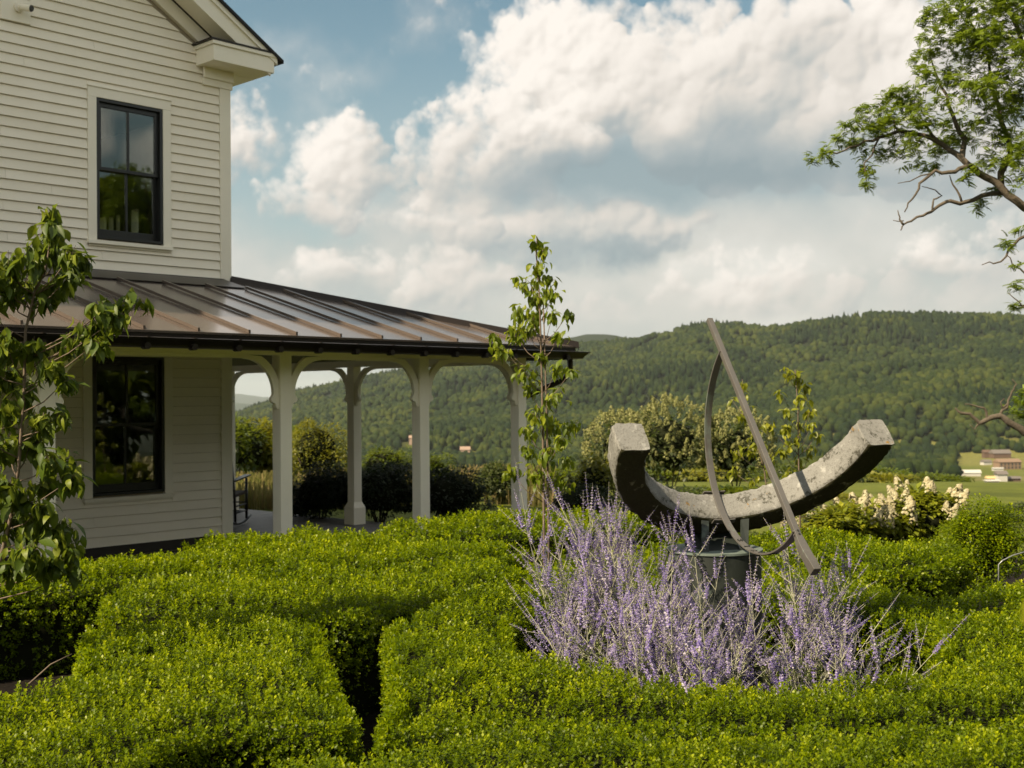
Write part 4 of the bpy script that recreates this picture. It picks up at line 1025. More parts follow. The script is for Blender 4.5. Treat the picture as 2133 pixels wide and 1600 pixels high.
# ------------------------------------------------------------------ clipped box hedges
from mathutils.geometry import tessellate_polygon
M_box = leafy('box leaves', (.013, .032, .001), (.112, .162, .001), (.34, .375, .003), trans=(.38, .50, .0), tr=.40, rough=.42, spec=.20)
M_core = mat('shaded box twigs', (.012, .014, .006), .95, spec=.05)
LEAF4 = np.array([(0, 0, 0), (.58, .30, .10), (1, 0, -.02), (.58, -.30, .10)])
def sprig(seed, pairs=3, L=.0165, up=.9):
    r_ = np.random.RandomState(seed); V = []; F = []; T = []
    z = 0
    for p in range(pairs):
        az0 = r_.uniform(0, math.pi) if p == 0 else az0 + math.pi / 2 + r_.normal(0, .25)
        for s in (0, 1):
            a = az0 + s * math.pi + r_.normal(0, .2); el_ = up * (.42 + .68 * p / max(pairs - 1, 1)) + r_.normal(0, .18)
            l = L * (1.05 - .22 * p / pairs) * r_.uniform(.85, 1.15)
            c, s_ = math.cos(a), math.sin(a); ce, se = math.cos(el_), math.sin(el_)
            ex = np.array([c * ce, s_ * ce, se]); ey = np.array([-s_, c, 0]); ez = np.cross(ex, ey)
            n = len(V)
            for q in LEAF4: V.append(np.array([0, 0, z]) + (ex * q[0] + ey * q[1] + ez * q[2]) * l + ex * .001)
            F.append((n, n + 1, n + 2, n + 3)); T += [p / max(pairs - 1, 1)] * 4
        z += L * .52
    return np.array(V), np.array(F), np.array(T)
SPR = [sprig(s, 3) for s in range(6)] + [sprig(20 + s, 4) for s in range(3)]
def poly_info(P):
    P = np.array(P, float); A = P; B = np.roll(P, -1, 0)
    area = .5 * np.sum(A[:, 0] * B[:, 1] - B[:, 0] * A[:, 1])
    if area < 0: P = P[::-1]; A = P; B = np.roll(P, -1, 0)
    return P, A, B, abs(area)
def inside_dist(x, y, A, B):
    ins = np.zeros(len(x), bool); d = np.full(len(x), 1e9)
    for (ax, ay), (bx, by) in zip(A, B):
        c = ((ay > y) != (by > y))
        t = (bx - ax) * (y - ay) / ((by - ay) if by != ay else 1e-12) + ax
        ins ^= c & (x < t)
        ex, ey = bx - ax, by - ay; u = np.clip(((x - ax) * ex + (y - ay) * ey) / (ex * ex + ey * ey + 1e-12), 0, 1)
        d = np.minimum(d, np.hypot(x - ax - u * ex, y - ay - u * ey))
    return ins, d
def smooth_poly(P, it=2):
    P = np.array(P, float)
    for _ in range(it):
        Q = np.roll(P, -1, 0); P = np.stack([P * .78 + Q * .22, P * .22 + Q * .78], 1).reshape(-1, 2)
    return P
HEDGE_TRIS = 0
def hedge(poly, h, label, seed, hole=None, wob=.05, name='box_hedge', dens=.86, lean=0, shoots=0):
    global HEDGE_TRIS
    r_ = np.random.RandomState(seed)
    P, A, B, area = poly_info(smooth_poly(poly))
    H = None
    if hole is not None: H = poly_info(smooth_poly(hole))
    cen = P.mean(0); t = thing(name, (cen[0], cen[1], 0), label, 'hedge', 'clipped box hedges of the knot garden')
    # core: dark twiggy inside
    bm = bmesh.new()
    def ring(pts, inset, z):
        c = pts.mean(0); out = []
        k = len(pts)
        for i in range(k):
            e = pts[(i + 1) % k] - pts[i - 1]; nn = np.array([-e[1], e[0]]) / (np.linalg.norm(e) + 1e-9); out.append(pts[i] + nn * inset)
        return [bm.verts.new(Vector((q[0] - cen[0], q[1] - cen[1], z))) for q in out]
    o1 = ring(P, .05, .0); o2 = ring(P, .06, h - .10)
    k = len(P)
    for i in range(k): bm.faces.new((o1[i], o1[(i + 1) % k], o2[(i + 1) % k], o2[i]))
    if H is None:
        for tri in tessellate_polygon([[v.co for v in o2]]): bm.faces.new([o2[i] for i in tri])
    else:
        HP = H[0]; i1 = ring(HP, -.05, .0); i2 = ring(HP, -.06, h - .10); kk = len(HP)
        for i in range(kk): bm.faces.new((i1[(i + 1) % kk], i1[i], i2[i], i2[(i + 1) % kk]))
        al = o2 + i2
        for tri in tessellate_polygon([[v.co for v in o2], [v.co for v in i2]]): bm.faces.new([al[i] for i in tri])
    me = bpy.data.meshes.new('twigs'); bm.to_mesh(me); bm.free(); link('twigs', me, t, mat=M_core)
    # candidates
    Ps, Ns, Ss, Tt = [], [], [], []
    n = int(area * 3400 * dens); lo, hi = P.min(0), P.max(0)
    fac = (hi - lo).prod() / area
    x = r_.uniform(lo[0], hi[0], int(n * fac)); y = r_.uniform(lo[1], hi[1], int(n * fac))
    ins, d = inside_dist(x, y, A, B)
    if H is not None:
        i2_, d2 = inside_dist(x, y, H[1], H[2]); ins &= ~i2_; d = np.minimum(d, d2)
    rr = np.hypot(x, y)
    depth = x * CF[0] + y * CF[1]; lat_ = x * CR[0] + y * CR[1]
    vis = (depth > 2.2) & (np.abs(lat_) < depth * .4255 + .9)
    keep = ins & vis & (r_.rand(len(x)) < np.clip((4.6 / np.maximum(rr, 1)) ** 1.45, .10, 1))
    x, y, d, rr = x[keep], y[keep], d[keep], rr[keep]
    big = (vnoise(x / .55 + seed, y / .55, _L1) - .5) * 2 * wob + (vnoise(x / .17, y / .17, _L2) - .5) * .055 + (vnoise(x / .07, y / .07, _L3) - .5) * .045
    z = h + big - .13 * np.exp(-(d / .085) ** 1.3) + r_.uniform(-.075, .012, len(x)) + (r_.rand(len(x)) < .04) * r_.uniform(.01, .045, len(x))
    yaw = r_.uniform(0, 2 * math.pi, len(x)); tilt = np.abs(r_.normal(0, .30, len(x)))
    Ps.append(np.stack([x, y, z], -1)); Ns.append(rotmats(yaw, tilt, r_.uniform(0, 6.28, len(x))))
    dark = vnoise(x / .10 + 3, y / .10, _L3)
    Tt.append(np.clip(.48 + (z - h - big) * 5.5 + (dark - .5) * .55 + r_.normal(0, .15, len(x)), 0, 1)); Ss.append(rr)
    # sides
    for (AA, BB, sgn) in ([(A, B, 1)] + ([(H[1], H[2], -1)] if H is not None else [])):
        L = np.hypot(*(BB - AA).T); tot = L.sum(); m = int(tot * h * 3400 * dens)
        if m == 0: continue
        e = r_.choice(len(L), m, p=L / tot); u = r_.rand(m)
        q = AA[e] + (BB[e] - AA[e]) * u[:, None]; dv = (BB[e] - AA[e]) / L[e][:, None]; nn = np.stack([dv[:, 1], -dv[:, 0]], -1) * sgn
        zz = h * (1 - r_.rand(m) ** 1.25 * .97)
        wv = (vnoise(q[:, 0] / .3 + q[:, 1] / .4, zz / .22 + seed, _L2) - .5) * .07
        taper = -.05 * (1 - zz / h) + .0
        inn = r_.uniform(-.04, .012, m) + wv + taper - .03 * np.exp(-((h - zz) / .05))
        xs = q[:, 0] + nn[:, 0] * inn; ysd = q[:, 1] + nn[:, 1] * inn
        toc = (-xs * nn[:, 0] - ysd * nn[:, 1]) / np.hypot(xs, ysd)
        rr = np.hypot(xs, ysd); depth = xs * CF[0] + ysd * CF[1]; lat_ = xs * CR[0] + ysd * CR[1]
        kp = (depth > 2.2) & (np.abs(lat_) < depth * .4255 + .9) & (toc > -.25) & (r_.rand(m) < np.clip((4.6 / np.maximum(rr, 1)) ** 1.45, .10, 1)) & (r_.rand(m) < .55 + .45 * zz / h)
        xs, ysd, zz, nn, rr = xs[kp], ysd[kp], zz[kp], nn[kp], rr[kp]; m = len(xs)
        Ps.append(np.stack([xs, ysd, zz - .02], -1))
        yaw = np.arctan2(nn[:, 1], nn[:, 0]) + r_.normal(0, .5, m); Ns.append(rotmats(yaw, np.clip(r_.normal(.95, .3, m), 0, 1.6), r_.uniform(0, 6.28, m)))
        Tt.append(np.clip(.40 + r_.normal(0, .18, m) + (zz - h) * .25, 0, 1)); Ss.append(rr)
    Pp = np.concatenate(Ps); R = np.concatenate(Ns); T = np.concatenate(Tt); rr = np.concatenate(Ss)
    if shoots:                                                       # stray shoots standing above the clipped line
        pass
    S = np.clip((rr / 4.6) ** .70, .95, 2.1) * r_.uniform(.8, 1.2, len(rr))
    w = r_.randint(0, len(SPR), len(Pp)); parts = []
    for k_, (tv, tf, tt) in enumerate(SPR):
        s_ = w == k_
        if not s_.any(): continue
        Vv, Ff, _ = scatter(tv, tf, Pp[s_], R[s_], S[s_])
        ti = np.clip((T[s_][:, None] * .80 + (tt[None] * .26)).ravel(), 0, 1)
        parts.append((Vv, Ff, ti))
    Vv, Ff, ti = join(parts)
    HEDGE_TRIS += len(Ff) * 2
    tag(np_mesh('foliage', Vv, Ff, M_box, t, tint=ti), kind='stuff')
    return t
HT = .60
def Q(px, py, z=None):
    p = onz(px, py, HT if z is None else z); return (p[0], p[1])
W_poly = [(.4, 3.3), (1.2, 3.42), (1.98, 3.60), (2.26, 3.82), (2.46, 3.86), (2.66, 3.70), (2.84, 3.46), (2.92, 3.52), (3.20, 3.98), (3.60, 4.66), (3.98, 5.12), (4.02, 5.5), (3.75, 5.9), (3.30, 6.15), (3.05, 5.9), (2.62, 5.10), (2.40, 4.98), (2.05, 4.90), (1.3, 4.65), (.4, 4.2)]
hedge(W_poly, .60, 'broad box hedge in the near left corner, ending at a narrow dark gap', 101)
M_poly = [(3.32, 6.22), (3.78, 5.98), (4.08, 5.55), (4.10, 5.22), (4.60, 5.24), (5.05, 5.36), (5.65, 5.34), (6.05, 5.60), (6.35, 6.05), (5.9, 6.35), (5.2, 6.75), (4.65, 7.0), (4.3, 7.05), (3.95, 7.05), (3.6, 6.75)]
hedge(M_poly, .615, 'box hedge crossing the middle, just behind the narrow dark gap', 102)
N_poly = [(1.6, 7.80), (2.8, 7.74), (3.55, 7.62), (3.95, 7.42), (4.35, 7.33), (4.80, 7.12), (5.3, 6.85), (6.0, 6.43), (6.45, 6.15), (6.85, 6.25), (7.05, 6.6), (6.95, 7.3), (7.0, 7.9), (7.1, 8.42), (6.7, 8.70), (6.0, 8.95), (5.55, 8.90), (5.3, 8.55), (5.05, 8.45), (4.7, 8.75), (4.2, 8.9), (1.6, 9.05)]
hedge(N_poly, .60, 'long box hedge running beside the porch under the ground floor window', 103)
E_poly = [(7.12, 7.85), (7.45, 7.42), (7.9, 7.05), (8.5, 6.75), (9.1, 6.45), (9.5, 6.7), (9.5, 7.3), (9.0, 8.0), (8.2, 8.45), (7.25, 8.62)]
hedge(E_poly, .625, 'box hedge with a shaded front at the foot of the porch corner posts', 104)
C_poly = [(2.86, 3.38), (3.02, 3.50), (3.28, 3.72), (3.72, 4.30), (4.12, 4.76), (4.60, 5.12), (5.0, 5.22), (5.6, 5.20), (6.15, 5.50), (6.5, 5.95), (6.95, 6.05), (7.4, 5.75), (7.75, 5.2), (7.85, 4.5), (7.55, 3.9), (7.15, 3.45), (6.8, 3.15), (7.4, 2.98), (8.2, 2.80), (9.0, 2.6), (9.0, 2.0), (7.6, 1.9), (6.2, 1.45), (5.1, 1.32), (4.62, 1.62), (4.18, 1.95), (3.80, 2.42), (3.50, 2.85), (3.30, 3.16), (3.08, 3.28)]
hole = [(4.36, 4.10), (4.18, 3.75), (4.14, 3.25), (4.35, 2.85), (4.75, 2.50), (5.4, 2.35), (6.1, 2.6), (6.5, 3.3), (6.4, 4.1), (5.9, 4.6), (5.2, 4.70), (4.7, 4.5)]
hedge(C_poly, .585, 'box hedge circling the sundial and its bed of purple sage', 105, hole=hole)
D_poly = [(1.85, 3.08), (2.22, 3.27), (2.48, 3.36), (2.68, 3.34), (2.84, 3.26), (3.0, 3.18), (3.22, 3.06), (3.42, 2.78), (3.72, 2.34), (4.08, 1.88), (4.5, 1.52), (5.0, 1.22), (5.9, 1.1), (6.0, .2), (4.6, -.1), (3.0, .8), (2.0, 1.9), (2.0, 2.6)]
hedge(D_poly, .60, 'nearest box hedge along the bottom right, in front of a shadowed crease', 106)
hedge([(.9, 5.3), (1.9, 5.35), (2.25, 6.0), (2.7, 7.0), (2.85, 7.4), (2.2, 7.6), (.9, 7.6)], .62, 'unseen box hedge added left of the view to shade the pit', 108, dens=.4)  # out of view, put in to cast shade into the pit
R_poly = [(7.55, 3.82), (7.95, 4.0), (8.1, 4.7), (7.75, 5.5), (8.2, 6.0), (8.75, 5.7), (9.1, 5.0), (9.35, 4.4), (9.25, 3.85), (8.9, 3.62), (8.5, 3.60), (8.1, 3.60)]
hedge(R_poly, .60, 'box hedge with a deep shadowed face in front of the pink hydrangeas', 107)
print('hedge tris', HEDGE_TRIS)

# ------------------------------------------------------------------ leaves, young trees
M_bark = mat('pale young bark', (.20, .15, .10), .8, fn=lambda nt, b: nt.l.new(nt.mix(nt.noise(wpos(nt), 40, 4, .6), (.07, .05, .035), (.19, .14, .10)), b.inputs['Base Color']))
M_bark_old = mat('grey furrowed bark', (.12, .10, .08), .95, fn=lambda nt, b: (nt.l.new(nt.mix(nt.noise(wpos(nt), 14, 5, .7), (.03, .024, .018), (.15, .12, .085)), b.inputs['Base Color']), bump(nt, b, nt.noise(wpos(nt), 30, 5, .7), .8, .02)))
def leaf_mesh(name, L, Wd, curl, fold, m, seed):
    r_ = np.random.RandomState(seed); n = 5; V = []; F = []
    x = z = 0.0; a = 0.0
    ws = [.02, .72, 1.0, .62, .02]
    for i in range(n):
        w = ws[i] * Wd / 2
        V += [(x, -w, z + fold * w), (x, 0, z), (x, w, z + fold * w)]
        a -= curl / (n - 1); x += L / (n - 1) * math.cos(a); z += L / (n - 1) * math.sin(a)
    for i in range(n - 1):
        for j in (0, 1): F.append((3 * i + j, 3 * i + j + 1, 3 * i + j + 4, 3 * i + j + 3))
    me = bpy.data.meshes.new(name); me.from_pydata(V, [], F); me.polygons.foreach_set('use_smooth', [True] * len(F)); me.materials.append(m); me.update()
    t_ = me.attributes.new('tint', 'FLOAT', 'POINT'); t_.data.foreach_set('value', np.full(len(V), r_.uniform(.15, .95), np.float32))
    return me
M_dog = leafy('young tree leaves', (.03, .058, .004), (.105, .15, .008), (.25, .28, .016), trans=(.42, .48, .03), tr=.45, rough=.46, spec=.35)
M_dog_shade = leafy('shade-darkened young tree leaves', (.018, .038, .004), (.06, .095, .007), (.17, .20, .014), trans=(.30, .38, .03), tr=.35, rough=.5, spec=.3)  # shadow on the left tree worked into a darker leaf colour
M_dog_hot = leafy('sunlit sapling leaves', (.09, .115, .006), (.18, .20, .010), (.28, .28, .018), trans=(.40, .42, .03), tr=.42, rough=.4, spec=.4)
def leaf_set(L, m, tag_):
    return [leaf_mesh('leaf', L * s, L * .46 * s, c, f, m, i) for i, (s, c, f) in enumerate(((1, .9, .35), (.85, 1.3, .5), (1.1, .6, .3), (.7, 1.0, .6), (.95, 1.6, .4), (1.05, .3, .45)))]
def young_tree(name, trunk, clusters, depth, L, m, label, cat='tree', group=None, rad=.013, scale=1.0, seed=1, tw=1.0, stems=1, spreadf=1.0):
    r_ = np.random.RandomState(seed)
    tp = [at(px, py, depth + dd) for px, py, dd in trunk]; tp[0][2] = 0
    t = thing(name, tuple(tp[0]), label, cat, group)
    rr = np.linspace(rad, rad * .28, len(tp))
    MB().tube(tp, list(rr), 8).build('trunk', M_bark, t, smooth=True)
    if stems > 1:
        q = [p + np.array([.03, -.02, 0]) * (1 - .5 * i / len(tp)) for i, p in enumerate(tp[:-2])]
        MB().tube(q, list(rr[:-2] * .8), 8).build('trunk', M_bark, t, smooth=True)
    leaves = leaf_set(L, m, name); cnt = 0; rest = []
    tarr = np.array(tp)
    br = MB()
    for ci, (px, py, r, n) in enumerate(clusters):
        c = at(px, py, depth + r_.normal(0, .10) * tw)
        # joins the trunk somewhat below
        pt = depth / FPX
        h = c[2] - .10 * tw - 1.1 * np.min(np.hypot(*(tarr[:, :2] - c[:2]).T)) * .55
        h = np.clip(h, tarr[0, 2] + .1, tarr[-1, 2] - .03)
        b0 = np.array([np.interp(h, tarr[:, 2], tarr[:, i]) for i in range(3)])
        if np.linalg.norm(c - b0) > .03:
            mid = b0 * .5 + c * .5 + np.array([0, 0, -.03 * tw])
            MB().tube([b0, mid, c], [rad * .34, rad * .26, rad * .15], 5).build('branch', M_bark, t, smooth=True)
        out = c - b0; out[2] = 0
        R_ = r * pt * spreadf
        n = max(2, int(round(n * scale))); ntw = max(1, n // 4)
        tws = []
        for k in range(ntw):
            d = np.array([r_.normal(), r_.normal(), abs(r_.normal()) * .7 + .1]) + out * 1.2; d /= np.linalg.norm(d)
            e = c + d * R_ * r_.uniform(.4, 1.0); tws.append((c, e)); br.tube([c, e], [rad * .12, rad * .08], 4, cap=False)
        for k in range(n):
            a, e = tws[k % ntw]; u = r_.uniform(.1, 1.0); p = a + (e - a) * u + r_.normal(0, R_ * .30, 3)
            yaw = r_.uniform(0, 2 * math.pi); pitch = r_.uniform(.35, 1.3)
            if r_.rand() < .15: pitch = r_.uniform(-.4, .2)
            M4 = Matrix.Translation(Vector(p - ORG[t])) @ Matrix.Rotation(yaw, 4, 'Z') @ Matrix.Rotation(pitch, 4, 'Y') @ Matrix.Rotation(r_.normal(0, .35), 4, 'X') @ Matrix.Scale(r_.uniform(.85, 1.3), 4)
            if cnt < 300:
                o = bpy.data.objects.new('leaf', leaves[r_.randint(6)]); col.objects.link(o); o.parent = t; o.matrix_basis = M4; cnt += 1
            else: rest.append((r_.randint(6), M4))
    tag(br.build('twigs', M_bark, t), kind='stuff')
    if rest:
        Vs, Fs, Ts, o_ = [], [], [], 0
        for i, M4 in rest:
            me = leaves[i]; v = np.array([M4 @ q.co for q in me.vertices]) + ORG[t]; f = np.array([list(p.vertices) for p in me.polygons]) + o_; o_ += len(v)
            Vs.append(v); Fs.append(f); Ts.append(np.full(len(v), me.attributes['tint'].data[0].value))
        np_mesh('leaves', np.concatenate(Vs), np.concatenate(Fs), m, t, smooth=True, tint=np.concatenate(Ts), kind='stuff')
    return t
LEFT = [(105,445,14,5),(105,480,18,11),(95,515,22,13),(120,530,20,10),(150,528,14,6),(165,548,14,7),(70,545,22,11),(18,560,26,12),(8,590,24,10),(48,595,18,8),(110,600,22,8),(142,580,18,9),(90,625,16,6),(18,620,18,6),(212,650,22,14),(236,668,18,9),(247,640,14,5),(270,612,8,2),(297,628,8,2),(185,688,20,12),(200,716,16,6),(142,716,22,10),(70,730,22,10),(12,720,26,13),(102,768,20,10),(135,795,14,6),(18,790,24,13),(52,818,18,8),
        (88,878,22,11),(120,868,16,6),(62,928,26,14),(18,938,24,11),(108,960,22,10),(145,962,12,5),(148,1000,18,8),(92,1010,22,8),(40,1040,22,11),(70,1098,26,14),(20,1098,24,12),(120,1108,24,11),(138,1148,22,11),(62,1158,24,14),(18,1178,22,10),(108,1180,20,10),(150,1190,12,5),(85,1060,24,9),(15,860,22,9),(20,1010,22,9),(-30,640,30,10),(-30,760,30,10),(-30,900,30,10),(-30,1050,30,10)]
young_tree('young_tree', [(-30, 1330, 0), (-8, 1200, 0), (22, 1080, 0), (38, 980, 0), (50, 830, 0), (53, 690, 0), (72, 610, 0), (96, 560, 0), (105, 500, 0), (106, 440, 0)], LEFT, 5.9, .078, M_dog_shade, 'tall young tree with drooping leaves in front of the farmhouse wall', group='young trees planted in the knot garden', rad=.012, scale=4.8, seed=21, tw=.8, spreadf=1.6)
MIDDLE = [(1115,505,14,5),(1130,522,14,5),(1125,560,22,9),(1105,590,20,8),(1145,585,18,7),(1076,582,12,3),(1120,620,28,13),(1150,612,16,7),(1085,650,20,9),(1110,665,22,10),(1150,660,16,7),(1183,655,12,6),(1165,700,16,7),(1070,695,24,12),(1032,705,14,6),(1050,730,20,9),(1100,690,18,7),(1130,740,18,6),(1090,770,22,7),(1160,765,18,6),(1188,775,12,4),(1105,810,18,6),(1150,830,24,11),(1120,870,24,11),(1150,890,24,11),(1190,888,20,8),(1100,900,16,6),(1165,920,16,6),(1100,940,16,6),(1140,950,24,11),(1180,960,14,5),(1110,990,24,10),(1065,985,16,7),(1150,1005,24,8),(1180,1010,16,5)]
young_tree('young_tree', [(1134, 1230, 0), (1133, 1090, 0), (1131, 900, 0), (1128, 760, 0), (1124, 620, 0), (1118, 545, 0), (1118, 492, 0)], MIDDLE, 8.7, .068, M_dog, 'slender young tree with tiers of leaves standing before the porch corner', group='young trees planted in the knot garden', rad=.011, scale=4.0, seed=31, stems=2, spreadf=1.15)
SAP1 = [(1640,775,16,7),(1665,790,20,10),(1680,810,14,8),(1668,835,18,9),(1625,820,10,4),(1640,858,10,5),(1686,860,14,7),(1665,885,14,7),(1690,885,12,6),(1605,890,16,8),(1635,895,16,9),(1655,925,20,10),(1690,940,14,7),(1700,905,10,5),(1630,940,14,6),(1665,965,18,7),(1640,985,14,6),(1680,985,12,5)]
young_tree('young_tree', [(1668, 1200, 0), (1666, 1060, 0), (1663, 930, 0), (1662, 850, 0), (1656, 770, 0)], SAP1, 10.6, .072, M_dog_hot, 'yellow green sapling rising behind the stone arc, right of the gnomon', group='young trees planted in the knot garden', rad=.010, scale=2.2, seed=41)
SAP2 = [(1546,800,10,5),(1552,825,14,7),(1524,832,8,2),(1560,850,12,6),(1545,865,14,7),(1570,905,14,7),(1590,930,16,9),(1560,940,14,7),(1605,955,14,6),(1535,945,16,8),(1600,985,16,7),(1570,1000,14,6),(1530,985,14,6)]
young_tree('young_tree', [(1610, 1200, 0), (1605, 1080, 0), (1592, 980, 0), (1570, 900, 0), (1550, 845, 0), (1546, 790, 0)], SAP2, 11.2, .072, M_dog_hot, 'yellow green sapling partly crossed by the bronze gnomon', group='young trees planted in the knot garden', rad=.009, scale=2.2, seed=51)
# ------------------------------------------------------------------ the big tree at the right edge
M_locust = leafy('tree foliage', (.04, .07, .006), (.13, .185, .014), (.25, .31, .03), trans=(.34, .45, .03), tr=.42, rough=.42)
def big_tree():
    D = 11.0
    base = at(2560, 900, D + 1.2); base[2] = 0
    t = thing('shade_tree', tuple(base), 'old spreading tree whose leafy limbs reach in over the valley from the right edge', 'tree')
    def P(px, py, dd=0): return at(px, py, D + dd)
    top = base + np.array([.1, -.1, 3.0])
    trunk = [base, base + np.array([.02, -.02, 1.0]), top, base + np.array([-.1, -.05, 4.2]), base + np.array([-.3, 0, 5.6])]
    MB().tube(trunk, [.30, .24, .20, .15, .08], 14).build('trunk', M_bark_old, t, smooth=True)
    r_ = np.random.RandomState(8)
    def limb(pts, r0, r1, start=None):
        q = [P(*p) for p in pts]
        if start is not None: q = [start] + q
        # gnarled: add bends between the points
        out = [q[0]]
        for a, b in zip(q, q[1:]):
            L = np.linalg.norm(b - a)
            for u in (.33, .66): out.append(a + (b - a) * u + r_.normal(0, L * .05, 3))
            out.append(b)
        MB().tube(out, list(np.linspace(r0, r1, len(out))), 8).build('limb', M_bark_old, t, smooth=True); return out
    s1, s2, s3 = trunk[2], trunk[3], trunk[1]
    mid = at(2330, 640, D + .6)
    limb([(2240, 530, .3), (2133, 432, 0), (2085, 390, 0), (2040, 362, 0), (2003, 330, 0), (1962, 300, .1), (1925, 282, .1), (1872, 273, .1), (1832, 286, .1), (1790, 302, .1), (1742, 320, 0), (1705, 325, 0)], .046, .004, mid)
    MB().tube([s1, at(2420, 700, D + .9), mid], [.11, .07, .048], 10).build('limb', M_bark_old, t, smooth=True)
    limb([(2133, 432, 0), (2100, 402, .1), (2062, 404, .1), (2010, 421, .1), (1972, 420, .1), (1940, 441, .1), (1910, 452, .1), (1882, 468, .1), (1876, 480, .1)], .028, .005)
    limb([(1882, 468, .1), (1874, 458, .1), (1870, 438, .1)], .012, .004); limb([(1882, 460, .1), (1860, 459, .1)], .006, .003)
    limb([(2020, 345, 0), (1990, 358, -.1), (1948, 355, -.1), (1915, 382, -.1), (1900, 415, -.1), (1884, 442, -.1)], .022, .005)
    limb([(2003, 420, .1), (1985, 385, .1), (1978, 365, .1)], .012, .004); limb([(1942, 440, .1), (1945, 415, .1), (1962, 408, .1), (1935, 392, .1), (1920, 388, .1)], .010, .003); limb([(1945, 360, -.1), (1910, 370, -.1), (1870, 382, -.1)], .008, .003)
    limb([(2003, 330, 0), (2010, 290, .1), (1985, 240, .1), (1960, 180, .2), (1938, 120, .2)], .030, .006)
    limb([(2085, 390, 0), (2105, 320, .2), (2080, 220, .3), (2060, 130, .3), (2010, 20, .3)], .034, .007)
    limb([(2180, 380, .3), (2160, 200, .4), (2120, 60, .4), (2080, -60, .4)], .05, .01, at(2240, 530, D + .3))
    limb([(1962, 300, .1), (1910, 255, .1), (1880, 215, .1), (1855, 195, .1)], .016, .004); limb([(1872, 273, .1), (1850, 240, .2), (1830, 215, .2)], .012, .004)
    limb([(1832, 286, .1), (1800, 340, .1), (1805, 385, .1)], .010, .003)
    limb([(2180, 470, .2), (2110, 512, .2), (2085, 545, .2), (2045, 552, .2)], .022, .004, at(2240, 530, D + .3)); limb([(2160, 590, .2), (2125, 560, .2), (2095, 530, .2)], .015, .004, at(2260, 620, D + .4)); limb([(2180, 620, .2), (2130, 640, .2), (2100, 610, .2)], .015, .004, at(2260, 620, D + .4))
    limb([(2190, 930, 0), (2133, 900, 0), (2105, 882, 0), (2082, 866, 0), (2060, 872, 0), (2040, 882, 0), (2020, 862, 0), (1995, 856, 0), (1990, 850, 0)], .045, .006, at(2400, 950, D + .8))
    MB().tube([s3, at(2400, 950, D + .8)], [.10, .05], 8).build('limb', M_bark_old, t, smooth=True)
    limb([(2060, 872, 0), (2050, 850, 0), (2030, 845, 0), (2010, 842, 0)], .014, .004); limb([(2040, 880, 0), (2030, 895, 0), (2020, 885, 0)], .010, .003); limb([(2082, 866, 0), (2100, 840, 0), (2108, 815, 0), (2118, 800, 0), (2108, 790, 0)], .014, .004); limb([(2100, 840, 0), (2088, 850, 0), (2084, 838, 0), (2092, 830, 0)], .01, .004)
    # foliage: sprays of small leaflets
    Vt, Ft, Tt = [], [], []
    for k in range(8):
        x = .010 + k * .009; s = -1 if k % 2 else 1
        for s in (1, -1):
            n = len(Vt); l = .026 * (1 - .05 * k); a = s * 1.0; c, sn = math.cos(a), math.sin(a)
            for q in LEAF4: Vt.append((x + (q[0] * c - q[1] * sn) * l, (q[0] * sn + q[1] * c) * l, q[2] * l + -.0004 * k * k))
            Ft.append((n, n + 1, n + 2, n + 3))
    Vt = np.array(Vt); Ft = np.array(Ft)
    CL = [(2000,20,60),(2080,40,70),(2030,110,60),(1960,100,42),(2110,130,60),(2050,190,55),(1932,150,28),(1900,192,34),(1862,192,24),(1980,170,38),(1842,222,34),(1890,240,44),(1940,250,42),(1802,250,32),(1762,266,20),(1830,272,34),(1722,318,24),(1750,296,22),(1792,306,22),(1802,350,24),(1808,384,16),(1850,306,34),(1900,306,36),(1960,298,40),(2010,280,42),(2070,250,45),(2110,300,40),(2060,330,32),(2100,220,40),(1932,342,20),(2020,358,20),(2080,398,16),(2050,424,15),(2032,438,9),(2112,350,28),(2100,510,17),(2125,478,12),(2115,598,16),(2125,640,14),(2112,548,10),(2125,825,24),(2115,860,16),(2140,20,80),(1938,40,26),(2145,200,60),(2170,320,60),(2200,90,90),(2230,240,90),(2200,440,40),(2190,640,40),(2160,850,40),(1905,120,16),(1700,330,14),(1925,75,16),(1845,255,22),(1990,60,40),(2060,90,45),(2180,540,40),(2100,-60,90),(1990,-60,60),(2250,-40,120)]
    Pp, Rr, Ss, Ti = [], [], [], []
    for px, py, r in CL:
        n = int(165 * (r / 40) ** 2) + 12; R0 = r * D / FPX
        sub = r_.normal(0, .45, (max(3, n // 9), 3)) * R0
        q = sub[r_.randint(len(sub), size=n)] + r_.normal(0, .16, (n, 3)) * R0 * (30 / max(r, 12)) ** .5
        c = P(px, py, r_.normal(.1, .18)); Pp.append(c + q)
        Rr.append(rotmats(r_.uniform(0, 6.28, n), r_.normal(0, .55, n), r_.uniform(0, 6.28, n))); Ss.append(r_.uniform(.65, 1.15, n)); Ti.append(np.clip(.5 + r_.normal(0, .22, n), 0, 1))
    Vv, Ff, ti = scatter(Vt, Ft, np.concatenate(Pp), np.concatenate(Rr), np.concatenate(Ss), np.concatenate(Ti))
    tag(np_mesh('foliage', Vv, Ff, M_locust, t, tint=ti), kind='stuff')
big_tree()
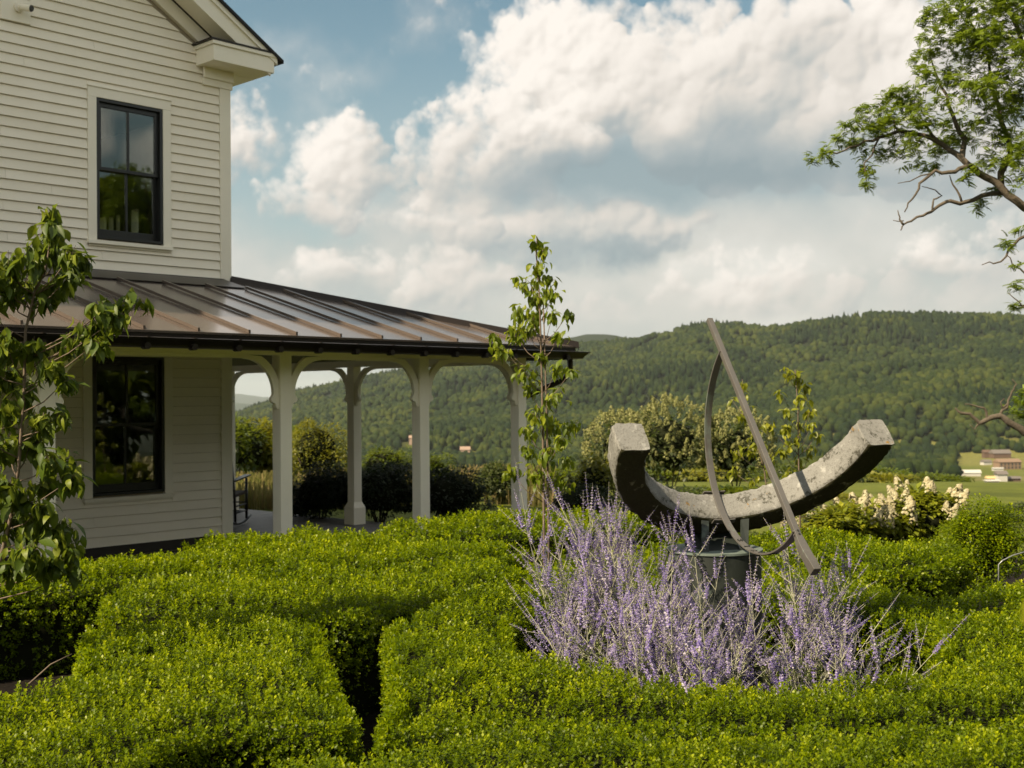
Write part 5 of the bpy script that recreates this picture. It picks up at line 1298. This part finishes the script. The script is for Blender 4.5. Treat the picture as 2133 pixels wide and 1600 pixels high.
# near sprig, out of focus at the right edge
def near_branch():
    b = at(2200, 1300, 1.45); b[2] = 0
    t = thing('leafy_stem', tuple(b), 'blurred pale leafy stem hanging in at the right edge close to the viewer', 'plant')
    p1 = at(2190, 1240, 1.40); MB().tube([b, b * .5 + p1 * .5 + np.array([.03, 0, .1]), p1, at(2150, 1222, 1.38)], [.004, .003, .002, .0015], 6).build('stem', M_bark, t, smooth=True)
    ls = leaf_set(.085, M_dog_hot, 'x')
    for i, (px, py, yaw, pit) in enumerate(((2152, 1226, 2.6, 1.35), (2158, 1320, 2.2, 1.4), (2185, 1235, 0.2, .8))):
        o = bpy.data.objects.new('leaf', ls[i]); col.objects.link(o); o.parent = t
        o.matrix_basis = Matrix.Translation(Vector(at(px, py, 1.4) - ORG[t])) @ Matrix.Rotation(yaw, 4, 'Z') @ Matrix.Rotation(pit, 4, 'Y')
near_branch()

# ------------------------------------------------------------------ purple sage round the pedestal
M_flor = bpy.data.materials.new('lavender florets'); M_flor.use_nodes = True
def _fl():
    nt = NT(M_flor.node_tree); b = nt.n['Principled BSDF']; a = nt.new('ShaderNodeAttribute', attribute_name='tint')
    c = nt.ramp(a.outputs['Fac'], [(0, (.09, .06, .29)), (.4, (.22, .16, .42)), (.75, (.36, .30, .50)), (1, (.52, .48, .52))])
    nt.l.new(c, b.inputs['Base Color']); b.inputs['Roughness'].default_value = .7
    tl = nt.new('ShaderNodeBsdfTranslucent'); nt.l.new(c, tl.inputs[0]); mx = nt.new('ShaderNodeMixShader'); mx.inputs[0].default_value = .35
    nt.l.new(b.outputs[0], mx.inputs[1]); nt.l.new(tl.outputs[0], mx.inputs[2]); nt.l.new(mx.outputs[0], nt.n['Material Output'].inputs[0])
_fl()
M_stem = mat('silvery sage stems', (.42, .42, .30), .8, fn=lambda nt, b: nt.l.new(nt.mix(nt.noise(wpos(nt), 25, 3, .6), (.24, .25, .15), (.50, .48, .37)), b.inputs['Base Color']))
M_sleaf = leafy('grey green sage leaves', (.07, .10, .02), (.16, .20, .055), (.27, .31, .12), trans=(.30, .36, .14), tr=.25, rough=.7, spec=.2)
def spike(seed, n, gap):
    """flower spike along +z: whorls of tiny two lipped florets"""
    r_ = np.random.RandomState(seed); V = []; F = []; T = []
    z = .01; g = gap
    for w in range(n):
        k = r_.randint(5, 8) if w < n - 3 else 3
        size = .0115 * (1 - .55 * (w / n) ** 2); a0 = r_.uniform(0, 6.28)
        for i in range(k):
            a = a0 + i * 2 * math.pi / k + r_.normal(0, .2); l = size * r_.uniform(.7, 1.3); up = r_.uniform(-.1, .7)
            ex = np.array([math.cos(a) * math.cos(up), math.sin(a) * math.cos(up), math.sin(up)]); ey = np.array([-math.sin(a), math.cos(a), 0]); ez = np.cross(ex, ey)
            nb = len(V); zz = z + r_.normal(0, .0015)
            for q in ((.1, 0, 0), (.65, .34, .1), (1.0, 0, -.12), (.65, -.34, .1)): V.append(np.array([0, 0, zz]) + (ex * q[0] + ey * q[1] + ez * q[2]) * l)
            F.append((nb, nb + 1, nb + 2, nb + 3)); T += [np.clip(.55 + r_.normal(0, .3), 0, 1)] * 4
        z += g; g *= .955
    return np.array(V), np.array(F), np.array(T), z
SPK = [spike(1, 12, .021), spike(2, 10, .023), spike(3, 14, .017), spike(4, 8, .022), spike(5, 16, .016), spike(6, 11, .013), spike(7, 9, .012)]
def tri_tubes(segs, r0, r1):
    """many thin three sided stems in one go: segs (n,2,3)"""
    segs = np.asarray(segs); A, B = segs[:, 0], segs[:, 1]; d = B - A; L = np.linalg.norm(d, axis=1, keepdims=True) + 1e-9; d = d / L
    ref = np.where(np.abs(d[:, 2:3]) < .9, np.array([[0, 0, 1.0]]), np.array([[1.0, 0, 0]])); u = np.cross(d, ref); u /= np.linalg.norm(u, axis=1, keepdims=True); v = np.cross(d, u)
    rings = []
    for P, r in ((A, r0), (B, r1)):
        for j in range(3):
            a = j * 2 * math.pi / 3; rings.append(P + (u * math.cos(a) + v * math.sin(a)) * r[:, None])
    V = np.stack(rings, 1).reshape(-1, 3); n = len(A); o = np.arange(n)[:, None] * 6
    F = np.concatenate([o + np.array([[j, (j + 1) % 3, 3 + (j + 1) % 3, 3 + j]]) for j in range(3)])
    return V, F
def sage(px, depth, nst, H, spread, seed, label, bias=(0, 0), tall=0, drop=0.0, fl=1.0, lv=70):
    r_ = np.random.RandomState(seed); b = at(px, 1200, depth); b[2] = 0
    t = thing('russian_sage', tuple(b), label, 'flowering plant', 'purple flowering sage around the sundial')
    segs, s0, s1 = [], [], []; Pp, Rr, Ss = [], [], []; LP, LR, LS = [], [], []
    cr = np.array([CR[0], CR[1], 0]); cf = np.array([CF[0], CF[1], 0]); cr /= np.linalg.norm(cr); cf /= np.linalg.norm(cf)
    nst = max(5, int(nst * .82))
    for s in range(nst):
        a = r_.uniform(0, 6.28); lean = abs(r_.normal(0, spread)); dv = cr * (math.cos(a) * lean + bias[0]) + cf * (math.sin(a) * lean * .8 + bias[1])
        h = H * r_.uniform(.55, 1.08) * (1 - .18 * min(np.linalg.norm(dv), 1.2))
        if s < tall: h = H * r_.uniform(1.15, 1.40); dv = dv * .3
        base = b + np.array([r_.normal(0, .05), r_.normal(0, .05), 0]); pts = []
        n = 7; wob = np.cumsum(r_.normal(0, .024, (n, 3)), 0)
        for i in range(n):
            u = i / (n - 1); p = base + dv * h * (u ** 1.25) + np.array([0, 0, h * (u - drop * lean * u * u * .5)]) + wob[i] * u; pts.append(p)
        for i in range(n - 1):
            segs.append((pts[i], pts[i + 1])); s0.append(.0038 * (1 - .10 * i)); s1.append(.0038 * (1 - .10 * (i + 1)))
        def put_spike(p, d, k):
            d = d / np.linalg.norm(d); yaw = math.atan2(d[1], d[0]); tilt = math.acos(np.clip(d[2], -1, 1)); L = SPK[k][3]
            Pp.append((p, k)); Rr.append((yaw, tilt)); Ss.append(r_.uniform(.85, 1.15)); segs.append((p, p + d * L)); s0.append(.0016); s1.append(.0007)
        put_spike(pts[-1], pts[-1] - pts[-2], r_.choice([0, 1, 2, 4]))
        for k in range(int(r_.randint(13, 18) * fl)):
            u = r_.uniform(.54, .98); i = min(int(u * (n - 1)), n - 2); f = u * (n - 1) - i; p = pts[i] + (pts[i + 1] - pts[i]) * f
            d = (pts[i + 1] - pts[i]); d /= np.linalg.norm(d); sd = r_.normal(0, 1, 3); sd -= d * (sd @ d); sd /= np.linalg.norm(sd)
            dd = d * .75 + sd * r_.uniform(.5, 1.1) + np.array([0, 0, .2]); dd /= np.linalg.norm(dd); L = r_.uniform(.05, .26) * (1.25 - u)
            e = p + dd * L; segs.append((p, e)); s0.append(.0018); s1.append(.0013); d3 = dd + np.array([0, 0, .25]); put_spike(e, d3, r_.choice([1, 3, 3, 5, 5, 6, 6]) if u < .7 else r_.choice([1, 3, 5, 5, 6]))
        for k in range(lv):
            u = r_.uniform(.06, .8) ** 1.1; i = min(int(u * (n - 1)), n - 2); f = u * (n - 1) - i; p = pts[i] + (pts[i + 1] - pts[i]) * f
            LP.append(p); LR.append((r_.uniform(0, 6.28), r_.uniform(.3, 1.5))); LS.append(r_.uniform(.028, .060) * (1.15 - .6 * u))
    V, F = tri_tubes(segs, np.array(s0), np.array(s1)); tag(np_mesh('stems', V, F, M_stem, t), kind='stuff')
    parts = []; ks = np.array([q[1] for q in Pp]); P3 = np.array([q[0] for q in Pp]); Y = np.array(Rr); S = np.array(Ss)
    for k in range(len(SPK)):
        m_ = ks == k
        if not m_.any(): continue
        R = rotmats(Y[m_, 0], Y[m_, 1], r_.uniform(0, 6.28, m_.sum())); Vv, Ff, _ = scatter(SPK[k][0], SPK[k][1], P3[m_], R, S[m_])
        parts.append((Vv, Ff, np.clip(np.tile(SPK[k][2], m_.sum()) + np.repeat(r_.normal(0, .12, m_.sum()), len(SPK[k][2])), 0, 1)))
    Vv, Ff, ti = join(parts); tag(np_mesh('florets', Vv, Ff, M_flor, t, tint=ti), kind='stuff')
    lt = np.array([(0, 0, 0), (.5, .14, .05), (1, 0, -.05), (.5, -.14, .05)]); Y = np.array(LR)
    Vv, Ff, ti = scatter(lt, np.array([(0, 1, 2, 3)]), np.array(LP), rotmats(Y[:, 0], Y[:, 1] - 1.2, None), np.array(LS), r_.uniform(.1, 1, len(LP)))
    tag(np_mesh('leaves', Vv, Ff, M_sleaf, t, tint=ti), kind='stuff')
    return len(Ff)
sage(1210, 6.15, 16, 1.20, .20, 201, 'purple sage clump at the far left of the sundial bed', (-.05, 0))
sage(1262, 5.65, 14, .98, .30, 202, 'purple sage with pale bare stems arching out at the lower left of the bed', (-.14, -.02), drop=.3, fl=.45, lv=120)
sage(1262, 6.55, 15, 1.28, .20, 203, 'tallest dense purple sage left of the stone arc')
sage(1310, 6.10, 15, 1.16, .22, 204, 'dense purple sage directly below the left end of the stone arc', (-.05, 0))
sage(1335, 5.45, 15, .86, .30, 205, 'purple sage with grey green foliage showing in front of the left half of the arc', drop=.3, fl=.5, lv=130)
sage(1395, 5.80, 13, .98, .22, 206, 'purple sage covering the left side of the round pedestal', tall=0)
sage(1455, 5.35, 11, .88, .18, 207, 'purple sage with the two tallest thin spikes, in front of the pedestal', tall=2, drop=.2)
sage(1510, 5.25, 8, .82, .18, 208, 'purple sage in front of the pedestal, its spikes over the dark bronze', (-.03, 0))
sage(1600, 5.40, 6, .62, .34, 209, 'low sparse purple sage at the lower right of the pedestal', (.10, 0), drop=.3, fl=.6, lv=130)
sage(1660, 5.80, 11, .90, .22, 210, 'purple sage beneath the lower tip of the gnomon', (.0, 0), tall=1, drop=.2)
sage(1690, 5.45, 12, .84, .28, 211, 'purple sage leaning far out to the right over the hedge', (.22, 0), drop=.3, fl=.75, lv=110)
sage(1690, 6.15, 9, .96, .24, 212, 'purple sage at the far right back of the sundial bed', (.18, 0))

# ------------------------------------------------------------------ shrubs, meadow and farms beyond the garden
def clump_plant(name, px, depth, top, rx, ry, label, m, leaf=.05, n=2500, seed=1, cat='shrub', group=None, squash=1.0, base_z=None, core=True, droop=.5, shape='round', lobes=7, stemy=False):
    """shrub: lumpy crown of leaf faces in clumps round a dark core, on a few stems. top = frame row of its top"""
    r_ = np.random.RandomState(seed); b = at(px, 1000, depth); g = float(land(b[0], b[1])); b[2] = g
    ztop = at(px, top, depth)[2]; H = ztop - g; bz = g + (H * .12 if base_z is None else base_z * H)
    t = thing(name, tuple(b), label, cat, group)
    rz = (ztop - bz) / 2; c = np.array([b[0], b[1], bz + rz])
    cl = []
    for k in range(lobes):
        a = r_.uniform(0, 6.28); e = math.asin(r_.uniform(-.5, 1)); f = r_.uniform(.45, .72)
        cl.append((c + np.array([math.cos(a) * math.cos(e) * rx * f, math.sin(a) * math.cos(e) * rx * f, math.sin(e) * rz * f]), r_.uniform(.36, .55)))
    cl.append((c, .75))
    P, N = [], []
    m_ = n; q = r_.normal(0, 1, (m_, 3)); q /= np.linalg.norm(q, axis=1, keepdims=True); w = r_.randint(0, len(cl), m_)
    cc = np.array([q_[0] for q_ in cl])[w]; rr = np.array([q_[1] for q_ in cl])[w]
    rad = rr * r_.uniform(.72, 1.06, m_)
    sc = np.array([rx, rx, rz])
    P = cc + q * rad[:, None] * sc
    if shape == 'cone':
        f = np.clip((P[:, 2] - bz) / (ztop - bz), 0, 1); k = 1.15 - .75 * f ** 1.4; P[:, 0] = c[0] + (P[:, 0] - c[0]) * k; P[:, 1] = c[1] + (P[:, 1] - c[1]) * k
    P[:, 2] = np.maximum(P[:, 2], g + .03)
    yaw = np.arctan2(q[:, 1], q[:, 0]) + r_.normal(0, .6, m_); tilt = np.arccos(np.clip(q[:, 2], -1, 1)) * droop + r_.normal(0, .4, m_)
    lt = np.array([(0, 0, 0), (.5, .30, .08), (1, 0, -.08), (.5, -.30, .08)])
    Vv, Ff, ti = scatter(lt, np.array([(0, 1, 2, 3)]), P, rotmats(yaw, tilt - .5), r_.uniform(.7, 1.3, m_) * leaf, np.clip(.45 + r_.normal(0, .2, m_) + q[:, 2] * .1, 0, 1))
    tag(np_mesh('foliage', Vv, Ff, m, t, tint=ti), kind='stuff')
    mb = MB()
    for k in range(5):
        a = k * 1.26 + .3; mb = MB(); e = c + np.array([math.cos(a) * rx * .4, math.sin(a) * rx * .4, -rz * .2]); mb.tube([b + np.array([math.cos(a), math.sin(a), 0]) * .04, b * .5 + e * .5 + np.array([0, 0, .05]), e], [.016, .012, .007], 6); mb.build('stem', M_bark_old, t, smooth=True)
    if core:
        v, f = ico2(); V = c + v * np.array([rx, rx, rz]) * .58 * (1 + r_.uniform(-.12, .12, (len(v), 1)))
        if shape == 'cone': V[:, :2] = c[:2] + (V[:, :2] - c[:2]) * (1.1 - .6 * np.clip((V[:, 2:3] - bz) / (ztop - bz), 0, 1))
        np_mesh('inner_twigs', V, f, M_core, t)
    return t, c, (rx, rz), bz, g
def panicle(seed, L, W, n=90):
    r_ = np.random.RandomState(seed); V = []; F = []
    for i in range(n):
        u = r_.rand() ** .8; a = r_.uniform(0, 6.28); R = W / 2 * (1 - .75 * u) * r_.uniform(.8, 1.05); p = np.array([math.cos(a) * R, math.sin(a) * R, u * L]); s = W * .13
        d = np.array([math.cos(a), math.sin(a), .5]); d /= np.linalg.norm(d); x = np.cross(d, (0, 0, 1)); x /= np.linalg.norm(x); y = np.cross(d, x); k = len(V); tw = r_.uniform(0, 1.5)
        x, y = x * math.cos(tw) + y * math.sin(tw), y * math.cos(tw) - x * math.sin(tw); V += [p + x * s + d * s * .3, p + y * s, p - x * s + d * s * .3, p - y * s]; F.append((k, k + 1, k + 2, k + 3))
    return V, F
def head_mesh(m, L, W, seed, n=90):
    V, F = panicle(seed, L, W, n); me = bpy.data.meshes.new('flower_head'); me.from_pydata([tuple(v) for v in V], [], F); me.materials.append(m)
    a = me.attributes.new('tint', 'FLOAT', 'POINT'); r_ = np.random.RandomState(seed); a.data.foreach_set('value', np.repeat(r_.uniform(.1, 1, n), 4).astype(np.float32)); me.update(); return me
M_cream = leafy('cream panicles', (.085, .10, .025), (.175, .178, .062), (.29, .28, .125), trans=(.3, .3, .12), tr=.2, rough=.8, spec=.1)
M_pink = leafy('pale pink panicles', (.30, .25, .13), (.43, .38, .235), (.52, .49, .34), trans=(.5, .45, .3), tr=.25, rough=.8, spec=.1)
M_hyd = leafy('hydrangea leaves', (.06, .085, .006), (.17, .20, .010), (.34, .33, .02), trans=(.42, .44, .03), tr=.38)
M_olive = leafy('grey green shrub leaves', (.02, .03, .008), (.05, .065, .016), (.11, .115, .035), tr=.25, rough=.6)
M_gold = leafy('golden green shrub leaves', (.04, .055, .004), (.12, .13, .008), (.24, .21, .015), trans=(.40, .38, .02), tr=.35, rough=.5)
M_yew = leafy('dark evergreen leaves with added shade', (.006, .012, .005), (.014, .024, .008), (.03, .045, .014), tr=.05, rough=.6, spec=.2)  # deep yew green, darkened further for the shade the bushes stand in
M_fresh = leafy('fresh green shrub leaves', (.018, .036, .003), (.055, .08, .005), (.13, .155, .010), trans=(.30, .36, .02), tr=.35)
def heads(t, c, R, meshes, n, seed, lo=-.2, jit=1.0, upright=.35):
    r_ = np.random.RandomState(seed); rx, rz = R
    for i in range(n):
        a = r_.uniform(0, 6.28); e = math.asin(r_.uniform(lo, 1)); k = r_.uniform(.86, 1.08)
        p = c + np.array([math.cos(a) * math.cos(e) * rx, math.sin(a) * math.cos(e) * rx, math.sin(e) * rz]) * k
        o = bpy.data.objects.new('flower_head', meshes[i % len(meshes)]); col.objects.link(o); o.parent = t
        tilt = (math.pi / 2 - e) * upright + r_.normal(0, .2)
        o.matrix_basis = Matrix.Translation(Vector(p - ORG[t])) @ Matrix.Rotation(a, 4, 'Z') @ Matrix.Rotation(tilt, 4, 'Y') @ Matrix.Scale(r_.uniform(.7, 1.2), 4)
hc = [head_mesh(M_cream, .15, .14, s, 46) for s in range(4)]
for i, (px, dp, top, rx, n, lb) in enumerate(((1398, 25, 838, .92, 300, 'tallest of the round cream flowered hydrangea bushes behind the stone arc'), (1298, 26, 862, .82, 240, 'cream flowered hydrangea bush behind the left end of the stone arc'), (1532, 25, 862, .80, 240, 'cream flowered hydrangea bush behind the gnomon'))):
    t, c, R, bz, g = clump_plant('hydrangea_bush', px, dp, top, rx, rx, lb, M_olive, leaf=.11, n=1500, seed=300 + i, group='cream hydrangeas in a row beyond the garden', base_z=.06)
    heads(t, c, R, hc, n, 400 + i, lo=-.55)
hp_ = [head_mesh(M_pink, .12, .12, 20 + s, 70) for s in range(4)]
for i, (px, dp, top, rx, n, lb) in enumerate(((1725, 11.6, 1036, .42, 18, 'pink panicle hydrangea just right of the stone arc, lowest of its row'), (1815, 11.9, 1024, .46, 24, 'pink panicle hydrangea in the middle of its row beyond the box hedge'), (1915, 12.0, 1008, .46, 30, 'tallest pink panicle hydrangea beside the clipped conical box bush'))):
    t, c, R, bz, g = clump_plant('hydrangea_bush', px, dp, top + 10, rx, rx, lb, M_hyd, leaf=.075, n=3600, seed=310 + i, group='pink hydrangeas beyond the box hedge', base_z=.3, core=True)
    heads(t, c, (R[0], R[1] * 1.05), hp_, n, 410 + i, lo=.05)
clump_plant('box_bush', 2038, 10.6, 1026, .42, .4, 'loosely clipped conical box bush at the right behind the hedges', M_box, leaf=.026, n=16000, seed=320, base_z=.0, lobes=11, cat='shrub')
clump_plant('shrub', 2150, 17, 1045, .55, .5, 'dark rounded shrub at the right edge before the meadow', M_olive, leaf=.05, n=3500, seed=321)
clump_plant('shrub', 1235, 17, 945, .42, .5, 'golden green shrub right of the slender young tree', M_gold, leaf=.07, n=2200, seed=322)
clump_plant('shrub', 1195, 15.5, 1005, .55, .5, 'dark evergreen shrub behind the slender young tree', M_yew, leaf=.04, n=4500, seed=323)
clump_plant('shrub', 1335, 15.5, 1000, .50, .5, 'green shrub behind the left limb of the stone arc', M_fresh, leaf=.05, n=3000, seed=328)
clump_plant('shrub', 1450, 15.5, 1010, .60, .5, 'green shrub below the cream hydrangeas', M_fresh, leaf=.05, n=3000, seed=329)
BR = [(1165, 30, 975, 1.3, 'behind the slender young tree'), (1245, 34, 968, 1.5, 'left of the first cream hydrangea'), (1345, 33, 985, 1.2, 'between the cream hydrangeas'), (1470, 34, 978, 1.6, 'showing inside the bronze ring'), (1600, 36, 966, 1.8, 'behind the gnomon'), (1690, 33, 975, 1.5, 'behind the right half of the stone arc'), (1770, 38, 972, 1.9, 'under the right end of the stone arc'), (1850, 34, 990, 1.2, 'above the pink hydrangeas'), (1930, 44, 990, 1.5, 'right above the tallest pink hydrangea'), (1390, 21, 1022, .9, 'low in front of the cream hydrangeas'), (1560, 22, 1018, 1.0, 'low below the gnomon'), (1690, 22, 1030, .9, 'low and broad beyond the arc')]
for i, (px, dp, top, rx, where) in enumerate(BR):
    clump_plant('shrub', px, dp, top, rx, rx, 'rough green shrub ' + where, (M_fresh, M_olive, M_fresh, M_gold)[i % 4], leaf=.10 + .0012 * dp, n=1800, seed=360 + i, group='rough shrubs on the slope beyond the garden', base_z=0)
# beyond the porch
clump_plant('yew_bush', 665, 17.2, 962, .62, .5, 'wide dark yew bush seen between the porch posts, left one', M_yew, leaf=.05, n=9000, seed=330, group='dark yew bushes beyond the porch', base_z=0)
clump_plant('yew_bush', 790, 17.0, 955, .66, .5, 'dark yew bush behind the post at the middle of the porch', M_yew, leaf=.05, n=8000, seed=331, group='dark yew bushes beyond the porch', base_z=0)
clump_plant('yew_bush', 935, 16.8, 968, .56, .5, 'dark yew bush rounding off beside the second post from the corner', M_yew, leaf=.05, n=7000, seed=332, group='dark yew bushes beyond the porch', base_z=0)
clump_plant('shrub', 805, 22, 918, .62, .5, 'light green shrub top showing above the dark yews', M_fresh, leaf=.07, n=3000, seed=333)
clump_plant('shrub', 660, 24, 862, .95, .9, 'feathery yellow green shrub rising left of the middle arch', M_gold, leaf=.06, n=5000, seed=334, shape='cone')
clump_plant('shrub', 905, 22, 940, .45, .5, 'light green shrub beside the second post', M_fresh, leaf=.07, n=2000, seed=335)
for i, (px, dp, top, rx, lb) in enumerate(((500, 33, 868, 1.1, 'bushy green tree seen through the first arch beside the house corner'), (560, 34, 880, 1.1, 'bushy tree seen through the first arch, right one'), (610, 36, 890, 1.2, 'bushy tree showing right of the first arch post'))):
    clump_plant('bushy_tree', px, dp, top, rx, rx, lb, (M_fresh, M_gold, M_fresh)[i], leaf=.15, n=6000, seed=340 + i, cat='tree', group='bushy trees beyond the porch', lobes=9)
clump_plant('shrub', 1045, 21, 962, .40, .4, 'pale flowered shrub seen through the right arch', M_olive, leaf=.07, n=1800, seed=350)
clump_plant('shrub', 985, 22, 985, .45, .4, 'golden shrub seen through the right arch', M_gold, leaf=.06, n=1800, seed=351)
# tall grasses and seed heads
def meadow_grass():
    r_ = np.random.RandomState(60); n = 16000
    px = r_.uniform(380, 1150, n); dp = 20 + 26 * r_.rand(n) ** 1.4
    x = np.empty(n); y = np.empty(n)
    B = CAM[None] + (CF + CR * ((px - 1066.5) / FPX)[:, None]) * dp[:, None]
    x, y = B[:, 0], B[:, 1]; keep = ~((x < 11.2) & (y > 8.9)) & (vnoise(x / 1.3, y / 1.3, _L2) > .38) & ~((px > 1700) & (dp < 19)); x, y, dp, px = x[keep], y[keep], dp[keep], px[keep]; n = len(x)
    z = land(x, y); h = r_.uniform(.16, .42, n) * (1 + (vnoise(x / 3, y / 3, _L3) - .5)) * np.where(px > 1150, .6, 1.0)
    a = r_.uniform(0, 6.28, n); ln = r_.normal(0, .16, n); w = .006 + .0003 * dp
    b0 = np.stack([x - np.cos(a) * w, y - np.sin(a) * w, z], -1); b1 = np.stack([x + np.cos(a) * w, y + np.sin(a) * w, z], -1)
    m0 = np.stack([x + np.sin(a) * ln * h * .4, y + np.cos(a) * ln * h * .4, z + h * .6], -1); tp = np.stack([x + np.sin(a) * ln * h, y + np.cos(a) * ln * h, z + h], -1)
    off = np.stack([np.cos(a) * w, np.sin(a) * w, a * 0], -1)
    V = np.stack([b0, b1, m0 + off * .8, m0 - off * .8, tp + off * .9, tp - off * .9], 1).reshape(-1, 3); o = np.arange(n)[:, None] * 6
    F = np.concatenate([o + np.array([[0, 1, 2, 3]]), o + np.array([[3, 2, 4, 5]])])
    t = np.clip(.5 + r_.normal(0, .25, n) + (vnoise(x / 2, y / 2, _L1) - .5) * .6, 0, 1)
    m = leafy('tall meadow grass', (.05, .065, .010), (.14, .13, .04), (.25, .17, .09), trans=(.45, .38, .12), tr=.35, rough=.8, spec=.1)
    tag(np_mesh('meadow_grass', V, F, m, tint=np.repeat(t, 6), kind='stuff'), 'tall tawny grass with seed heads growing beyond the garden')
meadow_grass()
# far farms and houses, each set down where the ground is met by a line of sight
M_brickred = mat('weathered red brick', (.19, .125, .08), .9); M_farmwhite = mat('white farm paint', (.42, .40, .36), .7); M_greyroof = mat('grey tin roof', (.13, .11, .095), .6); M_redbrown = mat('brown barn boards', (.10, .06, .04), .9); M_ochre = mat('ochre tarpaulin', (.5, .35, .16), .8); M_pinkhouse = mat('faded pink clapboard', (.26, .18, .13), .8); M_win = mat('dark window opening', (.03, .03, .03), .4)
def far_house(name, px, py, w, dpt, h, roof, wallm, roofm, label, yaw=0, cat='house', wins=0, hit=None):
    p, r = ground_hit(px, py) if hit is None else hit
    t = thing(name, tuple(p), label, cat)
    c, s = math.cos(math.radians(YAW * -1 + yaw)), math.sin(math.radians(YAW * -1 + yaw))
    def X(u, v, z): return (p[0] + c * u - s * v, p[1] + s * u + c * v, p[2] + z)
    mb = MB(); mb.hexa([X(-w / 2, -dpt / 2, -1.5), X(w / 2, -dpt / 2, -1.5), X(w / 2, dpt / 2, -1.5), X(-w / 2, dpt / 2, -1.5), X(-w / 2, -dpt / 2, h), X(w / 2, -dpt / 2, h), X(w / 2, dpt / 2, h), X(-w / 2, dpt / 2, h)]); wl = mb.build('wall', wallm, t)
    mb = MB(); e = .5; n = 0
    mb.v = [X(-w / 2 - e, -dpt / 2 - e, h - .1), X(w / 2 + e, -dpt / 2 - e, h - .1), X(w / 2 + e, dpt / 2 + e, h - .1), X(-w / 2 - e, dpt / 2 + e, h - .1), X(-w / 2 - e, 0, h + roof), X(w / 2 + e, 0, h + roof)]
    mb.f = [(0, 1, 5, 4), (2, 3, 4, 5), (0, 4, 3), (1, 2, 5), (3, 2, 1, 0)]; mb.build('roof', roofm, t)
    for k in range(wins):
        u = -w / 2 + w * (k + .5) / wins
        for z in ((.35,) if h < 6 else (.22, .62)):
            mb = MB(); mb.hexa([X(u - .6, -dpt / 2 - .06, h * z - .2), X(u + .6, -dpt / 2 - .06, h * z - .2), X(u + .6, -dpt / 2 - .01, h * z - .2), X(u - .6, -dpt / 2 - .01, h * z - .2), X(u - .6, -dpt / 2 - .06, h * z + 1.5), X(u + .6, -dpt / 2 - .06, h * z + 1.5), X(u + .6, -dpt / 2 - .01, h * z + 1.5), X(u - .6, -dpt / 2 - .01, h * z + 1.5)]); mb.build('window', M_win, t)
for a, hit in zip(farm_list(), FARM_AT): far_house(a[0], a[1], a[2], a[3], a[4], a[5], a[6], globals()[a[7]], globals()[a[8]], a[9], hit=hit, **a[10])

# trees standing behind the viewer: the porch windows mirror them and they darken the low southern sky
PLACE = ['behind the left end of the garden', 'at the back left corner', 'straight behind the viewer', 'behind the viewer, right of the tallest', 'at the back of the middle hedge', 'second from the right end', 'at the far right end', 'beside the lawn at the left', 'at the outer left corner', 'in the gap behind the left trees']
for i, (x, y, r, h) in enumerate(((-6, -8, 3.4, 7.2), (0, -8.5, 3.6, 7.8), (6, -9, 3.6, 8.0), (12, -9, 3.6, 7.6), (18, -8.5, 3.6, 8.0), (24, -8, 3.5, 7.6), (30, -6, 3.5, 7.6), (-12, -7, 3.6, 7.4), (-19, -5, 4.0, 8), (-17, -12, 5, 10))):
    g = float(land(x, y)); r_ = np.random.RandomState(900 + i)
    t = thing('garden_tree', (x, y, g), 'broad garden tree ' + PLACE[i] + ', mirrored in the windows', 'tree', 'trees mirrored in the windows')
    MB().tube([(x, y, g), (x + .1, y, g + h * .4), (x, y + .1, g + h * .75)], [.28, .2, .08], 10).build('trunk', M_bark_old, t, smooth=True)
    n = 6000; q = r_.normal(0, 1, (n, 3)); q /= np.linalg.norm(q, axis=1, keepdims=True)
    sub_ = np.stack([r_.uniform(-.6, .6, 22) * r, r_.uniform(-.6, .6, 22) * r, r_.uniform(-.42, .36, 22) * h], -1); w = r_.randint(0, 22, n); P = np.array([x, y, g + h * .54]) + sub_[w] + q * r_.uniform(.6, 1.0, n)[:, None] * (r * .40, r * .40, h * .14)
    P[:, 2] = np.maximum(P[:, 2], g + .3)
    Vv, Ff, ti = scatter(np.array([(0, 0, 0), (.5, .3, .05), (1, 0, -.1), (.5, -.3, .05)]), np.array([(0, 1, 2, 3)]), P, rotmats(r_.uniform(0, 6.28, n), r_.uniform(-.6, 1.2, n)), r_.uniform(.40, .70, n), r_.uniform(0, 1, n))
    tag(np_mesh('foliage', Vv, Ff, M_fresh, t, tint=ti), kind='stuff')

def hoop():
    b = at(2079, 1185, 9.6); b[2] = 0
    t = thing('plant_support', tuple(b), 'thin grey metal plant support arching up beside the rounded clipped bush', 'plant support')
    p = [b, at(2080, 1176, 9.6), at(2088, 1168, 9.6), at(2110, 1157, 9.6), at(2140, 1148, 9.6), at(2175, 1150, 9.6), at(2190, 1165, 9.6)]; e = p[-1].copy(); e[2] = 0
    MB().tube(p + [e], .0055, 6).build('rod', mat('galvanised rod', (.22, .23, .24), .4, metal=.6), t, smooth=True)
hoop()
def stick():
    a = at(150, 1362, 5.6); b = at(60, 1425, 5.5); b[2] = max(b[2], .02)
    t = thing('fallen_twig', tuple(b), 'thin bare twig slanting out of the shaded pit beside the near left hedge', 'twig')
    MB().tube([b, a * .5 + b * .5 + np.array([0, 0, .02]), a], [.005, .004, .002], 5).build('twig', M_bark, t, smooth=True)
stick()
tot = sum(sum(len(p.vertices) - 2 for p in me.polygons) if len(me.polygons) < 2000 else len(me.loops) - 2 * len(me.polygons) for me in bpy.data.meshes)
print('triangles', tot)
